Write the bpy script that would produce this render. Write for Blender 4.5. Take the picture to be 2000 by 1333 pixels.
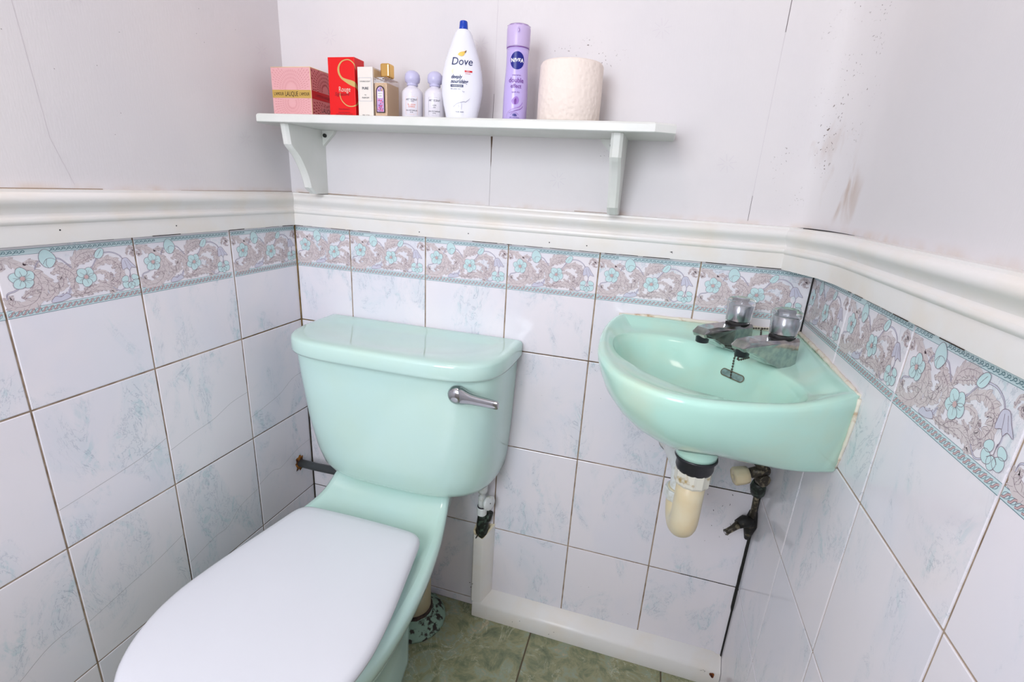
import bpy, math, random
from mathutils import Vector, Matrix
PI = math.pi
for o in list(bpy.data.objects): bpy.data.objects.remove(o)
SC = bpy.context.scene
COL = SC.collection
W = 1.1703            # room width; back wall is y=0, left wall x=0, floor z=0
YF = -1.75            # wall behind the camera
CEIL = 2.30

# ------------------------------------------------------------------ camera
cam_data = bpy.data.cameras.new('camera')
cam = bpy.data.objects.new('camera', cam_data)
COL.objects.link(cam)
cam_data.sensor_width = 36.0
cam_data.lens = 949.099 * 36.0 / 2000.0
cam_data.clip_start = 0.01
def rodrigues(r):
    t = math.sqrt(sum(c * c for c in r))
    return Matrix.Rotation(t, 3, Vector(r))
R = rodrigues((0.295957089, 0.274634533, 0.0994935562)) @ Matrix(((1, 0, 0), (0, 0, -1), (0, 1, 0)))
rx, ry, rz = R[0], R[1], R[2]
M = Matrix(((rx[0], -ry[0], -rz[0]), (rx[1], -ry[1], -rz[1]), (rx[2], -ry[2], -rz[2])))
cam.matrix_world = Matrix.Translation((0.868950593, -1.04575276, 0.364282318 + 0.785)) @ M.to_4x4()
SC.camera = cam

# ------------------------------------------------------------------ world, lights, exposure
wd = bpy.data.worlds.new('daylight'); SC.world = wd; wd.use_nodes = True
wd.node_tree.nodes['Background'].inputs[0].default_value = (0.80, 0.88, 1.0, 1)
wd.node_tree.nodes['Background'].inputs[1].default_value = 2.0
SC.view_settings.view_transform = 'Standard'
SC.view_settings.look = 'None'
SC.view_settings.exposure = 0.0
SC.view_settings.gamma = 1.0
SC.view_settings.use_curve_mapping = False
def area(name, loc, target, sx, sy, power, color):
    l = bpy.data.lights.new(name, 'AREA'); l.shape = 'RECTANGLE'; l.size = sx; l.size_y = sy
    l.energy = power; l.color = color
    o = bpy.data.objects.new(name, l); COL.objects.link(o); o.location = loc
    d = Vector(target) - Vector(loc)
    o.rotation_euler = d.to_track_quat('-Z', 'Y').to_euler()
    return o
# daylight through the window behind the camera, and the ceiling lamp
area('window_daylight', (0.42, YF - 0.03, 1.46), (0.44, 0, 0.95), 0.62, 0.90, 17.0, (0.88, 0.93, 1.0))
area('ceiling_lamp_light', (0.50, -0.95, CEIL - 0.10), (0.50, -0.90, 0), 0.30, 0.30, 2.6, (1.0, 0.80, 0.72))

# ------------------------------------------------------------------ materials
MATS = {}
def mat(name, col, rough=0.5, metal=0.0, spec=0.5, coat=0.0, trans=0.0, ior=1.45, col2=None, nscale=20.0,
        namt=1.0, lo=0.35, hi=0.65, bump=0.0, bscale=200.0, detail=4.0, emit=0.0):
    if name in MATS: return MATS[name]
    m = bpy.data.materials.new(name); m.use_nodes = True; nt = m.node_tree
    b = nt.nodes['Principled BSDF']
    b.inputs['Base Color'].default_value = (*col, 1)
    b.inputs['Roughness'].default_value = rough
    b.inputs['Metallic'].default_value = metal
    b.inputs['Specular IOR Level'].default_value = spec
    b.inputs['Coat Weight'].default_value = coat
    b.inputs['Coat Roughness'].default_value = 0.04
    b.inputs['Transmission Weight'].default_value = trans
    b.inputs['IOR'].default_value = ior
    tc = nt.nodes.new('ShaderNodeTexCoord')
    if col2 is not None:
        n = nt.nodes.new('ShaderNodeTexNoise'); n.inputs['Scale'].default_value = nscale; n.inputs['Detail'].default_value = detail
        r = nt.nodes.new('ShaderNodeMapRange'); r.inputs[1].default_value = lo; r.inputs[2].default_value = hi
        r.inputs[4].default_value = namt
        x = nt.nodes.new('ShaderNodeMix'); x.data_type = 'RGBA'
        x.inputs[6].default_value = (*col, 1); x.inputs[7].default_value = (*col2, 1)
        nt.links.new(tc.outputs['Object'], n.inputs['Vector']); nt.links.new(n.outputs['Fac'], r.inputs[0])
        nt.links.new(r.outputs[0], x.inputs[0]); nt.links.new(x.outputs[2], b.inputs['Base Color'])
    if bump > 0:
        n = nt.nodes.new('ShaderNodeTexNoise'); n.inputs['Scale'].default_value = bscale; n.inputs['Detail'].default_value = 3
        bp = nt.nodes.new('ShaderNodeBump'); bp.inputs['Strength'].default_value = bump; bp.inputs['Distance'].default_value = 0.001
        nt.links.new(tc.outputs['Object'], n.inputs['Vector']); nt.links.new(n.outputs['Fac'], bp.inputs['Height'])
        nt.links.new(bp.outputs[0], b.inputs['Normal'])
    MATS[name] = m
    return m
def s2l(r, g, b):
    f = lambda c: (c / 255 / 12.92) if c / 255 <= 0.04045 else ((c / 255 + 0.055) / 1.055) ** 2.4
    return (f(r), f(g), f(b))

def tile_material():
    m = bpy.data.materials.new('glazed_marble_tile'); m.use_nodes = True; nt = m.node_tree; L = nt.links.new
    b = nt.nodes['Principled BSDF']; b.inputs['Roughness'].default_value = 0.12; b.inputs['Specular IOR Level'].default_value = 0.5
    tc = nt.nodes.new('ShaderNodeTexCoord'); at = nt.nodes.new('ShaderNodeAttribute'); at.attribute_name = 'off'
    ad = nt.nodes.new('ShaderNodeVectorMath'); ad.operation = 'ADD'
    L(tc.outputs['Object'], ad.inputs[0]); L(at.outputs['Vector'], ad.inputs[1])
    mp = nt.nodes.new('ShaderNodeMapping'); mp.inputs['Rotation'].default_value = (0.3, 0.55, 0.3); mp.inputs['Scale'].default_value = (1.0, 1.0, 0.55)
    L(ad.outputs[0], mp.inputs['Vector'])
    def noise(scale, detail, dist, rough=0.6):
        n = nt.nodes.new('ShaderNodeTexNoise'); n.inputs['Scale'].default_value = scale; n.inputs['Detail'].default_value = detail
        n.inputs['Distortion'].default_value = dist; n.inputs['Roughness'].default_value = rough
        L(mp.outputs[0], n.inputs['Vector']); return n.outputs['Fac']
    def rng(v, a, c, o0=0.0, o1=1.0):
        r = nt.nodes.new('ShaderNodeMapRange'); r.inputs[1].default_value = a; r.inputs[2].default_value = c
        r.inputs[3].default_value = o0; r.inputs[4].default_value = o1; r.interpolation_type = 'SMOOTHSTEP'; L(v, r.inputs[0]); return r.outputs[0]
    def mul(a, c):
        n = nt.nodes.new('ShaderNodeMath'); n.operation = 'MULTIPLY'; L(a, n.inputs[0])
        if isinstance(c, float): n.inputs[1].default_value = c
        else: L(c, n.inputs[1])
        return n.outputs[0]
    def mix(f, a, c):
        x = nt.nodes.new('ShaderNodeMix'); x.data_type = 'RGBA'; L(f, x.inputs[0])
        if isinstance(a, tuple): x.inputs[6].default_value = (*a, 1)
        else: L(a, x.inputs[6])
        x.inputs[7].default_value = (*c, 1); return x.outputs[2]
    n1 = noise(9.0, 5, 0.9); n2 = noise(26.0, 5, 1.6, 0.7); n3 = noise(5.0, 3, 0.4)
    veins = mul(rng(n2, 0.535, 0.63), rng(n1, 0.50, 0.64))
    n4 = noise(15.0, 6, 2.2, 0.7)
    def absd(v, c, w):
        s = nt.nodes.new('ShaderNodeMath'); s.operation = 'SUBTRACT'; L(v, s.inputs[0]); s.inputs[1].default_value = c
        a = nt.nodes.new('ShaderNodeMath'); a.operation = 'ABSOLUTE'; L(s.outputs[0], a.inputs[0])
        return rng(a.outputs[0], 0.0, w, 1.0, 0.0)
    thin = mul(absd(n4, 0.5, 0.016), rng(n1, 0.50, 0.62))
    c = mix(rng(n3, 0.4, 0.65), s2l(238, 232, 237), s2l(232, 229, 237))
    c = mix(mul(rng(n1, 0.48, 0.68), 0.28), c, s2l(196, 214, 224))
    c = mix(mul(veins, 0.34), c, s2l(164, 202, 208))
    c = mix(mul(thin, 0.42), c, s2l(128, 142, 164))
    L(c, b.inputs['Base Color'])
    return m
TILE = tile_material()

def paper_material():
    m = bpy.data.materials.new('painted_wallpaper'); m.use_nodes = True; nt = m.node_tree; L = nt.links.new
    b = nt.nodes['Principled BSDF']; b.inputs['Roughness'].default_value = 0.75; b.inputs['Specular IOR Level'].default_value = 0.25
    tc = nt.nodes.new('ShaderNodeTexCoord'); sep = nt.nodes.new('ShaderNodeSeparateXYZ'); L(tc.outputs['Object'], sep.inputs[0])
    def math_(op, a, c=None):
        n = nt.nodes.new('ShaderNodeMath'); n.operation = op
        for i, v in enumerate((a, c)):
            if v is None: continue
            if isinstance(v, (int, float)): n.inputs[i].default_value = v
            else: L(v, n.inputs[i])
        return n.outputs[0]
    def noise(scale, detail=4, stretch=None, dist=0.0):
        n = nt.nodes.new('ShaderNodeTexNoise'); n.inputs['Scale'].default_value = scale; n.inputs['Detail'].default_value = detail; n.inputs['Distortion'].default_value = dist
        if stretch:
            mp = nt.nodes.new('ShaderNodeMapping'); mp.inputs['Scale'].default_value = stretch; L(tc.outputs['Object'], mp.inputs[0]); L(mp.outputs[0], n.inputs['Vector'])
        else: L(tc.outputs['Object'], n.inputs['Vector'])
        return n.outputs['Fac']
    def rng(v, a, c, o0=0.0, o1=1.0):
        r = nt.nodes.new('ShaderNodeMapRange'); r.inputs[1].default_value = a; r.inputs[2].default_value = c
        r.inputs[3].default_value = o0; r.inputs[4].default_value = o1; r.interpolation_type = 'SMOOTHSTEP'; L(v, r.inputs[0]); return r.outputs[0]
    def blob(cx, cy, cz, rx_, ry_, rz_):      # soft ellipsoid mask around a stained place
        t = 0
        for ax, c0, rr in ((0, cx, rx_), (1, cy, ry_), (2, cz, rz_)):
            d = math_('DIVIDE', math_('SUBTRACT', sep.outputs[ax], c0), rr); t2 = math_('MULTIPLY', d, d)
            t = t2 if t == 0 else math_('ADD', t, t2)
        return rng(t, 0.0, 1.0, 1.0, 0.0)
    def mix(f, a, c):
        x = nt.nodes.new('ShaderNodeMix'); x.data_type = 'RGBA'; L(f, x.inputs[0])
        if isinstance(a, tuple): x.inputs[6].default_value = (*a, 1)
        else: L(a, x.inputs[6])
        x.inputs[7].default_value = (*c, 1); return x.outputs[2]
    c = mix(rng(noise(3.0), 0.35, 0.65), s2l(225, 220, 220), s2l(219, 215, 217))
    # damp staining and mould specks in the corner above the basin, a few beside the toilet roll
    damp = math_('ADD', blob(1.15, -0.07, 1.20, 0.035, 0.06, 0.10), blob(1.125, -0.03, 1.27, 0.03, 0.05, 0.07))
    damp = math_('ADD', damp, math_('MULTIPLY', blob(1.16, -0.10, 1.16, 0.03, 0.06, 0.05), 0.8))
    dn = rng(noise(26, 6, (1, 1, 0.35), 0.6), 0.52, 0.72)
    c = mix(math_('MULTIPLY', math_('MULTIPLY', damp, dn), 0.60), c, s2l(186, 164, 150))
    zone = math_('ADD', blob(1.13, -0.05, 1.40, 0.06, 0.09, 0.30), blob(0.70, 0.0, 1.40, 0.10, 0.05, 0.05))
    zone = math_('ADD', zone, blob(0.755, 0.0, 1.215, 0.025, 0.05, 0.03))
    zone = math_('ADD', zone, math_('MULTIPLY', blob(1.10, -0.02, 1.22, 0.06, 0.08, 0.10), 0.8))
    sp = rng(noise(230, 2), 0.645, 0.70)
    c = mix(math_('MULTIPLY', math_('MULTIPLY', sp, zone), math_('MULTIPLY', rng(noise(24, 3), 0.45, 0.6), 0.85)), c, s2l(96, 78, 66))
    # yellowed line where the paper meets the rail
    yl = rng(sep.outputs[2], 1.108, 1.122, 1.0, 0.0)
    c = mix(math_('MULTIPLY', yl, math_('MULTIPLY', rng(noise(18, 3), 0.4, 0.7), 0.45)), c, s2l(206, 178, 150))
    L(c, b.inputs['Base Color'])
    # linen texture of the paper
    bp = nt.nodes.new('ShaderNodeBump'); bp.inputs['Strength'].default_value = 0.13; bp.inputs['Distance'].default_value = 0.0010
    h = math_('ADD', noise(420, 2, (1, 1, 0.15)), math_('MULTIPLY', noise(60, 3), 0.8))
    L(h, bp.inputs['Height']); L(bp.outputs[0], b.inputs['Normal'])
    return m
PAPER = paper_material()

def floor_material():
    m = bpy.data.materials.new('green_stone_floor_tile'); m.use_nodes = True; nt = m.node_tree; L = nt.links.new
    b = nt.nodes['Principled BSDF']; b.inputs['Roughness'].default_value = 0.38
    tc = nt.nodes.new('ShaderNodeTexCoord'); at = nt.nodes.new('ShaderNodeAttribute'); at.attribute_name = 'off'
    ad = nt.nodes.new('ShaderNodeVectorMath'); ad.operation = 'ADD'; L(tc.outputs['Object'], ad.inputs[0]); L(at.outputs['Vector'], ad.inputs[1])
    def noise(scale, detail, dist, r=0.65):
        n = nt.nodes.new('ShaderNodeTexNoise'); n.inputs['Scale'].default_value = scale; n.inputs['Detail'].default_value = detail
        n.inputs['Distortion'].default_value = dist; n.inputs['Roughness'].default_value = r; L(ad.outputs[0], n.inputs['Vector']); return n.outputs['Fac']
    cr = nt.nodes.new('ShaderNodeValToRGB'); e = cr.color_ramp.elements
    e[0].position = 0.32; e[0].color = (*s2l(98, 106, 84), 1); e[1].position = 0.70; e[1].color = (*s2l(190, 186, 160), 1)
    for p, c in ((0.43, (126, 132, 102)), (0.50, (150, 148, 114)), (0.57, (142, 154, 134)), (0.63, (168, 156, 126))):
        x = e.new(p); x.color = (*s2l(*c), 1)
    L(noise(17, 9, 0.6, 0.72), cr.inputs[0])
    s = nt.nodes.new('ShaderNodeMath'); s.operation = 'SUBTRACT'; L(noise(7, 6, 1.5), s.inputs[0]); s.inputs[1].default_value = 0.52
    a = nt.nodes.new('ShaderNodeMath'); a.operation = 'ABSOLUTE'; L(s.outputs[0], a.inputs[0])
    r = nt.nodes.new('ShaderNodeMapRange'); L(a.outputs[0], r.inputs[0]); r.inputs[2].default_value = 0.010; r.inputs[3].default_value = 0.55; r.inputs[4].default_value = 0
    g = nt.nodes.new('ShaderNodeMapRange'); L(noise(5, 3, 0.3), g.inputs[0]); g.inputs[1].default_value = 0.5; g.inputs[2].default_value = 0.6
    mm = nt.nodes.new('ShaderNodeMath'); mm.operation = 'MULTIPLY'; L(r.outputs[0], mm.inputs[0]); L(g.outputs[0], mm.inputs[1])
    x = nt.nodes.new('ShaderNodeMix'); x.data_type = 'RGBA'; L(mm.outputs[0], x.inputs[0]); L(cr.outputs[0], x.inputs[6]); x.inputs[7].default_value = (*s2l(216, 212, 192), 1)
    L(x.outputs[2], b.inputs['Base Color'])
    return m
FLOORT = floor_material()

MINT = mat('mint_ceramic', s2l(200, 231, 224), 0.09, spec=0.5, coat=0.4, col2=s2l(202, 229, 214), nscale=7, namt=0.6)
MINTD = mat('stained_mint_ceramic', s2l(188, 231, 216), 0.13, spec=0.5, coat=0.2, col2=s2l(204, 222, 196), nscale=9, lo=0.48, hi=0.72, namt=0.6)
SEATW = mat('white_seat_plastic', s2l(226, 226, 232), 0.16, spec=0.5)
GLOSS = mat('glossy_white_paint', s2l(232, 229, 226), 0.30, col2=s2l(231, 222, 210), nscale=14, lo=0.45, hi=0.7, namt=0.7, bump=0.08, bscale=60)
SHELFW = mat('white_shelf_paint', s2l(226, 226, 222), 0.35, col2=s2l(218, 220, 214), nscale=12, bump=0.06, bscale=80)
CEILM = mat('ceiling_emulsion', s2l(236, 232, 228), 0.8, col2=s2l(230, 226, 224), nscale=4)
GROUT = mat('beige_grout', s2l(172, 152, 132), 0.8, col2=s2l(120, 96, 72), nscale=38, lo=0.45, hi=0.68, namt=0.9, bump=0.3, bscale=300)
GROUTD = mat('mouldy_grout', s2l(60, 48, 36), 0.8, col2=s2l(24, 20, 18), nscale=60)
GROUTO = mat('ochre_stained_grout', s2l(136, 110, 66), 0.8, col2=s2l(92, 70, 38), nscale=60)
BLACK = mat('black_mould', (0.010, 0.009, 0.009), 0.6)
CHROME = mat('chrome', (0.72, 0.72, 0.74), 0.08, metal=1.0)
CHROMEL = mat('worn_chrome', (0.50, 0.50, 0.52), 0.14, metal=1.0)
CHROMED = mat('tarnished_chrome', (0.40, 0.40, 0.41), 0.12, metal=1.0, col2=(0.58, 0.56, 0.54), nscale=90, bump=0.03, bscale=90)
CLEAR = mat('clear_acrylic', (0.97, 0.98, 0.98), 0.03, trans=1.0, ior=1.26, coat=0.3)
CREAM = mat('yellowed_plastic', s2l(226, 214, 184), 0.35, col2=s2l(222, 200, 158), nscale=16, lo=0.4, hi=0.7)
WHITEP = mat('white_plastic', s2l(222, 224, 222), 0.3, col2=s2l(198, 196, 184), nscale=50, lo=0.55, hi=0.7)
GREYP = mat('dark_grey_plastic', s2l(66, 70, 72), 0.45)
RUBBER = mat('black_rubber', (0.018, 0.018, 0.022), 0.35)
VERDI = mat('corroded_copper', s2l(34, 38, 34), 0.5, metal=0.3, col2=s2l(72, 88, 76), nscale=90, lo=0.50, hi=0.62, bump=0.5, bscale=160)
BRASS = mat('dirty_brass', s2l(70, 64, 56), 0.45, metal=0.5, col2=s2l(140, 130, 108), nscale=120, lo=0.5, hi=0.66, bump=0.5, bscale=150)
CEMENT = mat('flaking_painted_cement', s2l(138, 164, 146), 0.85, col2=s2l(50, 42, 38), nscale=62, lo=0.49, hi=0.57, bump=1.0, bscale=90, detail=9)
SILI = mat('grubby_silicone', s2l(226, 220, 204), 0.5, col2=s2l(186, 148, 110), nscale=45, lo=0.58, hi=0.70)
FOAM = mat('rusty_brown_filler', s2l(150, 96, 30), 0.9, col2=s2l(58, 30, 14), nscale=80, lo=0.42, hi=0.56, bump=0.8, bscale=120)
RUST = mat('rust_stain', s2l(150, 80, 20), 0.8, col2=s2l(84, 36, 16), nscale=160)
CRACK = mat('hairline_crack', s2l(150, 144, 142), 0.5)
SEAM = mat('paper_seam', s2l(120, 110, 112), 0.8)
SEAML = mat('pale_paper_seam', s2l(200, 192, 198), 0.8)
# border artwork inks
AQUA = mat('aqua_ink', s2l(206, 223, 227), 0.12)
AQUAF = mat('flower_aqua_ink', s2l(200, 226, 228), 0.12)
TEAL = mat('teal_line_ink', s2l(104, 136, 146), 0.12)
TAUPE = mat('taupe_ink', s2l(214, 202, 203), 0.12)
PLUM = mat('plum_line_ink', s2l(134, 110, 124), 0.12)
PALEB = mat('pale_lilac_ink', s2l(206, 204, 220), 0.12)
ROSE = mat('rose_ink', s2l(206, 174, 174), 0.12)

# ------------------------------------------------------------------ mesh helpers
class MB:
    def __init__(s):
        s.v = []; s.f = []; s.mi = []; s.sm = []; s.mats = []; s.off = []; s.curoff = (0, 0, 0)
    def mid(s, m):
        if m not in s.mats: s.mats.append(m)
        return s.mats.index(m)
    def add(s, verts, faces, m, smooth=False):
        b = len(s.v); s.v += [tuple(p) for p in verts]; s.off += [s.curoff] * len(verts)
        i = s.mid(m)
        for f in faces:
            s.f.append([b + k for k in f]); s.mi.append(i); s.sm.append(smooth)
    def box(s, lo, hi, m, bev=0.0, mtx=None):
        x0, y0, z0 = lo; x1, y1, z1 = hi
        if bev <= 0:
            vs = [(x, y, z) for z in (z0, z1) for y in (y0, y1) for x in (x0, x1)]
            fs = [(0, 2, 3, 1), (4, 5, 7, 6), (0, 1, 5, 4), (2, 6, 7, 3), (0, 4, 6, 2), (1, 3, 7, 5)]
            if mtx: vs = [mtx @ Vector(p) for p in vs]
            s.add(vs, fs, m); return
        rings = []
        n = 3
        def rr(x0, y0, x1, y1, r):
            pts = []
            for cx, cy, a0 in ((x1 - r, y1 - r, 0), (x0 + r, y1 - r, 90), (x0 + r, y0 + r, 180), (x1 - r, y0 + r, 270)):
                for k in range(n + 1):
                    a = math.radians(a0 + 90 * k / n); pts.append((cx + r * math.cos(a), cy + r * math.sin(a)))
            return pts
        for k in range(n + 1):
            a = PI / 2 * k / n; ins = bev * (1 - math.sin(a)); zz = z0 + bev * (1 - math.cos(a))
            rings.append([(x, y, zz) for x, y in rr(x0 + ins, y0 + ins, x1 - ins, y1 - ins, bev)])
        for k in range(n + 1):
            a = PI / 2 * (1 - k / n); ins = bev * (1 - math.sin(a)); zz = z1 - bev * (1 - math.cos(a))
            rings.append([(x, y, zz) for x, y in rr(x0 + ins, y0 + ins, x1 - ins, y1 - ins, bev)])
        s.loft(rings, m, True, True, smooth=False, mtx=mtx)
    def loft(s, rings, m, capa=False, capb=False, smooth=True, closed=True, mtx=None):
        n = len(rings[0]); vs = [p for r in rings for p in r]; fs = []
        if mtx: vs = [mtx @ Vector(p) for p in vs]
        for i in range(len(rings) - 1):
            for j in range(n if closed else n - 1):
                a = i * n + j; b = i * n + (j + 1) % n
                fs.append((a, b, b + n, a + n))
        s.add(vs, fs, m, smooth)
        base = len(s.v) - len(vs)
        i = s.mid(m)
        if capa: s.f.append([base + k for k in reversed(range(n))]); s.mi.append(i); s.sm.append(False)
        if capb: s.f.append([base + (len(rings) - 1) * n + k for k in range(n)]); s.mi.append(i); s.sm.append(False)
    def lathe(s, prof, m, c=(0, 0, 0), axis=(0, 0, 1), seg=32, sx=1.0, sy=1.0, lobes=0, lamp=0.0, smooth=True, capa=True, capb=True):
        q = Vector((0, 0, 1)).rotation_difference(Vector(axis).normalized()).to_matrix().to_4x4()
        mt = Matrix.Translation(c) @ q
        rings = []
        for r, z in prof:
            ring = []
            for k in range(seg):
                a = 2 * PI * k / seg; rr = r * (1 + lamp * math.cos(lobes * a)) if lobes else r
                ring.append((rr * math.cos(a) * sx, rr * math.sin(a) * sy, z))
            rings.append(ring)
        s.loft(rings, m, capa, capb, smooth, mtx=mt)
    def tube(s, path, r, m, seg=16, caps=True, smooth=True):
        P = [Vector(p) for p in path]; rings = []; up = None
        rad = r if isinstance(r, (list, tuple)) else [r] * len(P)
        for i, p in enumerate(P):
            t = (P[min(i + 1, len(P) - 1)] - P[max(i - 1, 0)]).normalized()
            if up is None:
                up = Vector((0, 0, 1)) if abs(t.z) < 0.9 else Vector((1, 0, 0))
            a = t.cross(up)
            if a.length < 1e-6: a = t.orthogonal()
            a.normalize(); b = a.cross(t).normalized(); up = b
            rings.append([p + (a * math.cos(2 * PI * k / seg) + b * math.sin(2 * PI * k / seg)) * rad[i] for k in range(seg)])
        s.loft(rings, m, caps, caps, smooth)
    def poly(s, pts, m):
        s.add(pts, [tuple(range(len(pts)))], m)
    def build(s, name, parent=None, sharp=None):
        me = bpy.data.meshes.new(name); me.from_pydata(s.v, [], s.f)
        for m in s.mats: me.materials.append(m)
        me.polygons.foreach_set('material_index', s.mi)
        me.polygons.foreach_set('use_smooth', s.sm)
        if any(o != (0, 0, 0) for o in s.off):
            at = me.attributes.new('off', 'FLOAT_VECTOR', 'POINT')
            at.data.foreach_set('vector', [c for o in s.off for c in o])
        me.update()
        o = bpy.data.objects.new(name, me); COL.objects.link(o)
        if parent:
            o.parent = parent
            org = parent
            loc = Vector((0, 0, 0))
            while org: loc += org.location; org = org.parent
            me.transform(Matrix.Translation(-loc))
        return o
def thing(name, label, cat, loc=(0, 0, 0), group=None):
    o = bpy.data.objects.new(name, None); COL.objects.link(o); o.location = loc; o.empty_display_size = 0.05
    o['label'] = label; o['category'] = cat
    if group: o['group'] = group
    return o
def tag(o, label, cat, group=None):
    o['label'] = label; o['category'] = cat
    if group: o['group'] = group
    return o
def struct(o): o['kind'] = 'structure'; return o
def smoothstep(a, b, x):
    t = max(0, min(1, (x - a) / (b - a))); return t * t * (3 - 2 * t)
def catmull(pts, n=8, closed=False):
    out = []; m = len(pts)
    rngs = range(m) if closed else range(m - 1)
    for i in rngs:
        g = lambda k: pts[k % m] if closed else pts[max(0, min(m - 1, k))]
        p0, p1, p2, p3 = g(i - 1), g(i), g(i + 1), g(i + 2)
        for k in range(n):
            t = k / n
            out.append(tuple(0.5 * ((2 * b) + (-a + c) * t + (2 * a - 5 * b + 4 * c - d) * t * t + (-a + 3 * b - 3 * c + d) * t ** 3)
                             for a, b, c, d in zip(p0, p1, p2, p3)))
    if not closed: out.append(tuple(pts[-1]))
    return out

# ------------------------------------------------------------------ 2D artwork: shapes are (layer, material, points)
class Art:
    def __init__(s): s.sh = []; s.seq = 0
    def lay(s, layer): s.seq += 1; return layer + (s.seq % 16) * 0.058
    def poly(s, pts, m, layer=0): s.sh.append((s.lay(layer), m, [tuple(p) for p in pts]))
    def line(s, pts, w, m, layer=1, closed=False, taper=False):
        n = len(pts); layer = s.lay(layer)
        if closed: pts = list(pts) + [pts[0]]; n += 1
        L_ = []; R_ = []
        for i, p in enumerate(pts):
            if closed and i in (0, n - 1): a, b = pts[n - 2], pts[1]
            else: a, b = pts[max(0, i - 1)], pts[min(n - 1, i + 1)]
            dx, dy = b[0] - a[0], b[1] - a[1]; d = math.hypot(dx, dy) or 1
            ww = w / 2
            if taper: ww *= 0.25 + 0.75 * math.sin(PI * min(1, (i + 0.5) / n))
            L_.append((p[0] - dy / d * ww, p[1] + dx / d * ww)); R_.append((p[0] + dy / d * ww, p[1] - dx / d * ww))
        for i in range(n - 1): s.sh.append((layer, m, [L_[i], R_[i], R_[i + 1], L_[i + 1]]))
    def filled(s, pts, fill, ink, w=0.5, layer=1):
        s.poly(pts, fill, layer); s.line(pts, w, ink, layer + 1, closed=True)
def clip(pts, lo, hi):
    for side, val in ((0, lo), (1, hi)):
        out = []
        for i, p in enumerate(pts):
            q = pts[(i + 1) % len(pts)]
            pin = p[0] >= val if side == 0 else p[0] <= val
            qin = q[0] >= val if side == 0 else q[0] <= val
            if pin: out.append(p)
            if pin != qin:
                t = (val - p[0]) / (q[0] - p[0]); out.append((val, p[1] + t * (q[1] - p[1])))
        pts = out
        if len(pts) < 3: return []
    return pts
def put(mb, art, f, step=0.00009, lo=None, hi=None, base=0.00008, strip=None):
    """f(u, v, h) -> 3D point; h is the height above the surface"""
    for layer, m, pts in art.sh:
        if lo is not None: pts = clip(pts, lo, hi)
        if len(pts) < 3: continue
        if strip:
            xmin, xmax = min(p[0] for p in pts), max(p[0] for p in pts)
            if xmax - xmin > strip:
                k0 = math.floor(xmin / strip)
                while k0 * strip < xmax:
                    q = clip(pts, k0 * strip, (k0 + 1) * strip)
                    if len(q) >= 3: mb.poly([f(u, v, base + layer * step) for u, v in q], m)
                    k0 += 1
                continue
        mb.poly([f(u, v, base + layer * step) for u, v in pts], m)

def leaf(art, path, w, lobes, fill=None, ink=None, layer=0, side=0.55, seedv=0):
    """a curling acanthus leaf: ribbon, midrib and pointed leaflets down both edges (mm)"""
    fill = fill or TAUPE; ink = ink or PLUM
    P = catmull(path, 8); n = len(P); L_ = []; R_ = []
    for i, p in enumerate(P):
        a, b = P[max(0, i - 1)], P[min(n - 1, i + 1)]
        dx, dy = b[0] - a[0], b[1] - a[1]; d = math.hypot(dx, dy) or 1; t = i / (n - 1)
        prof = (math.sin(PI * min(1, t * 0.90 + 0.08)) ** 0.7) * w * 0.92
        L_.append((p[0] - dy / d * prof, p[1] + dx / d * prof)); R_.append((p[0] + dy / d * prof, p[1] - dx / d * prof))
    nl = int(lobes * 1.15) + 1
    for k in range(nl):
        for sg in (1, -1):
            t = (k + 0.35 + (0.25 if sg < 0 else 0)) / nl
            i = min(n - 2, int(t * (n - 1))); p = P[i]; b = P[i + 1]
            dx, dy = b[0] - p[0], b[1] - p[1]; d = math.hypot(dx, dy) or 1; dx /= d; dy /= d
            nx, ny = -dy * sg, dx * sg
            pr = (math.sin(PI * min(1, t * 0.90 + 0.08)) ** 0.7) * w
            r = lambda a_, o_: (p[0] + dx * a_ + nx * o_, p[1] + dy * a_ + ny * o_)
            art.filled([r(-pr * .45, pr * .1), r(-pr * .40, pr * .85), r(0, pr * 1.18), r(pr * .62, pr * 1.34), r(pr * .55, pr * .85), r(pr * .50, pr * .1)], fill, ink, 0.32, layer)
            art.line([r(-pr * .1, pr * .3), r(pr * .1, pr * .8), r(pr * .4, pr * 1.1)], 0.25, ink, layer + 2)
    lf = art.lay(layer + 1)
    for i in range(n - 1): art.sh.append((lf, fill, [L_[i], R_[i], R_[i + 1], L_[i + 1]]))
    art.line(P, 0.35, ink, layer + 2, taper=True)
    for k in range(nl * 2):
        i = min(n - 3, int((k + .5) / (nl * 2) * (n - 1))); p = P[i]; q = P[i + 2]; e = (L_ if k % 2 else R_)[i + 2]
        art.line([(p[0], p[1]), ((q[0] + e[0]) / 2, (q[1] + e[1]) / 2)], 0.25, ink, layer + 2)
def ell(cx, cy, a, b, rot=0, n=14, wob=0.0, ph=0.0):
    c, s = math.cos(rot), math.sin(rot); out = []
    for k in range(n):
        t = 2 * PI * k / n; q = 1 + wob * math.sin(3 * t + ph)
        x, y = a * math.cos(t) * q, b * math.sin(t) * q
        out.append((cx + x * c - y * s, cy + x * s + y * c))
    return out
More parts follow.
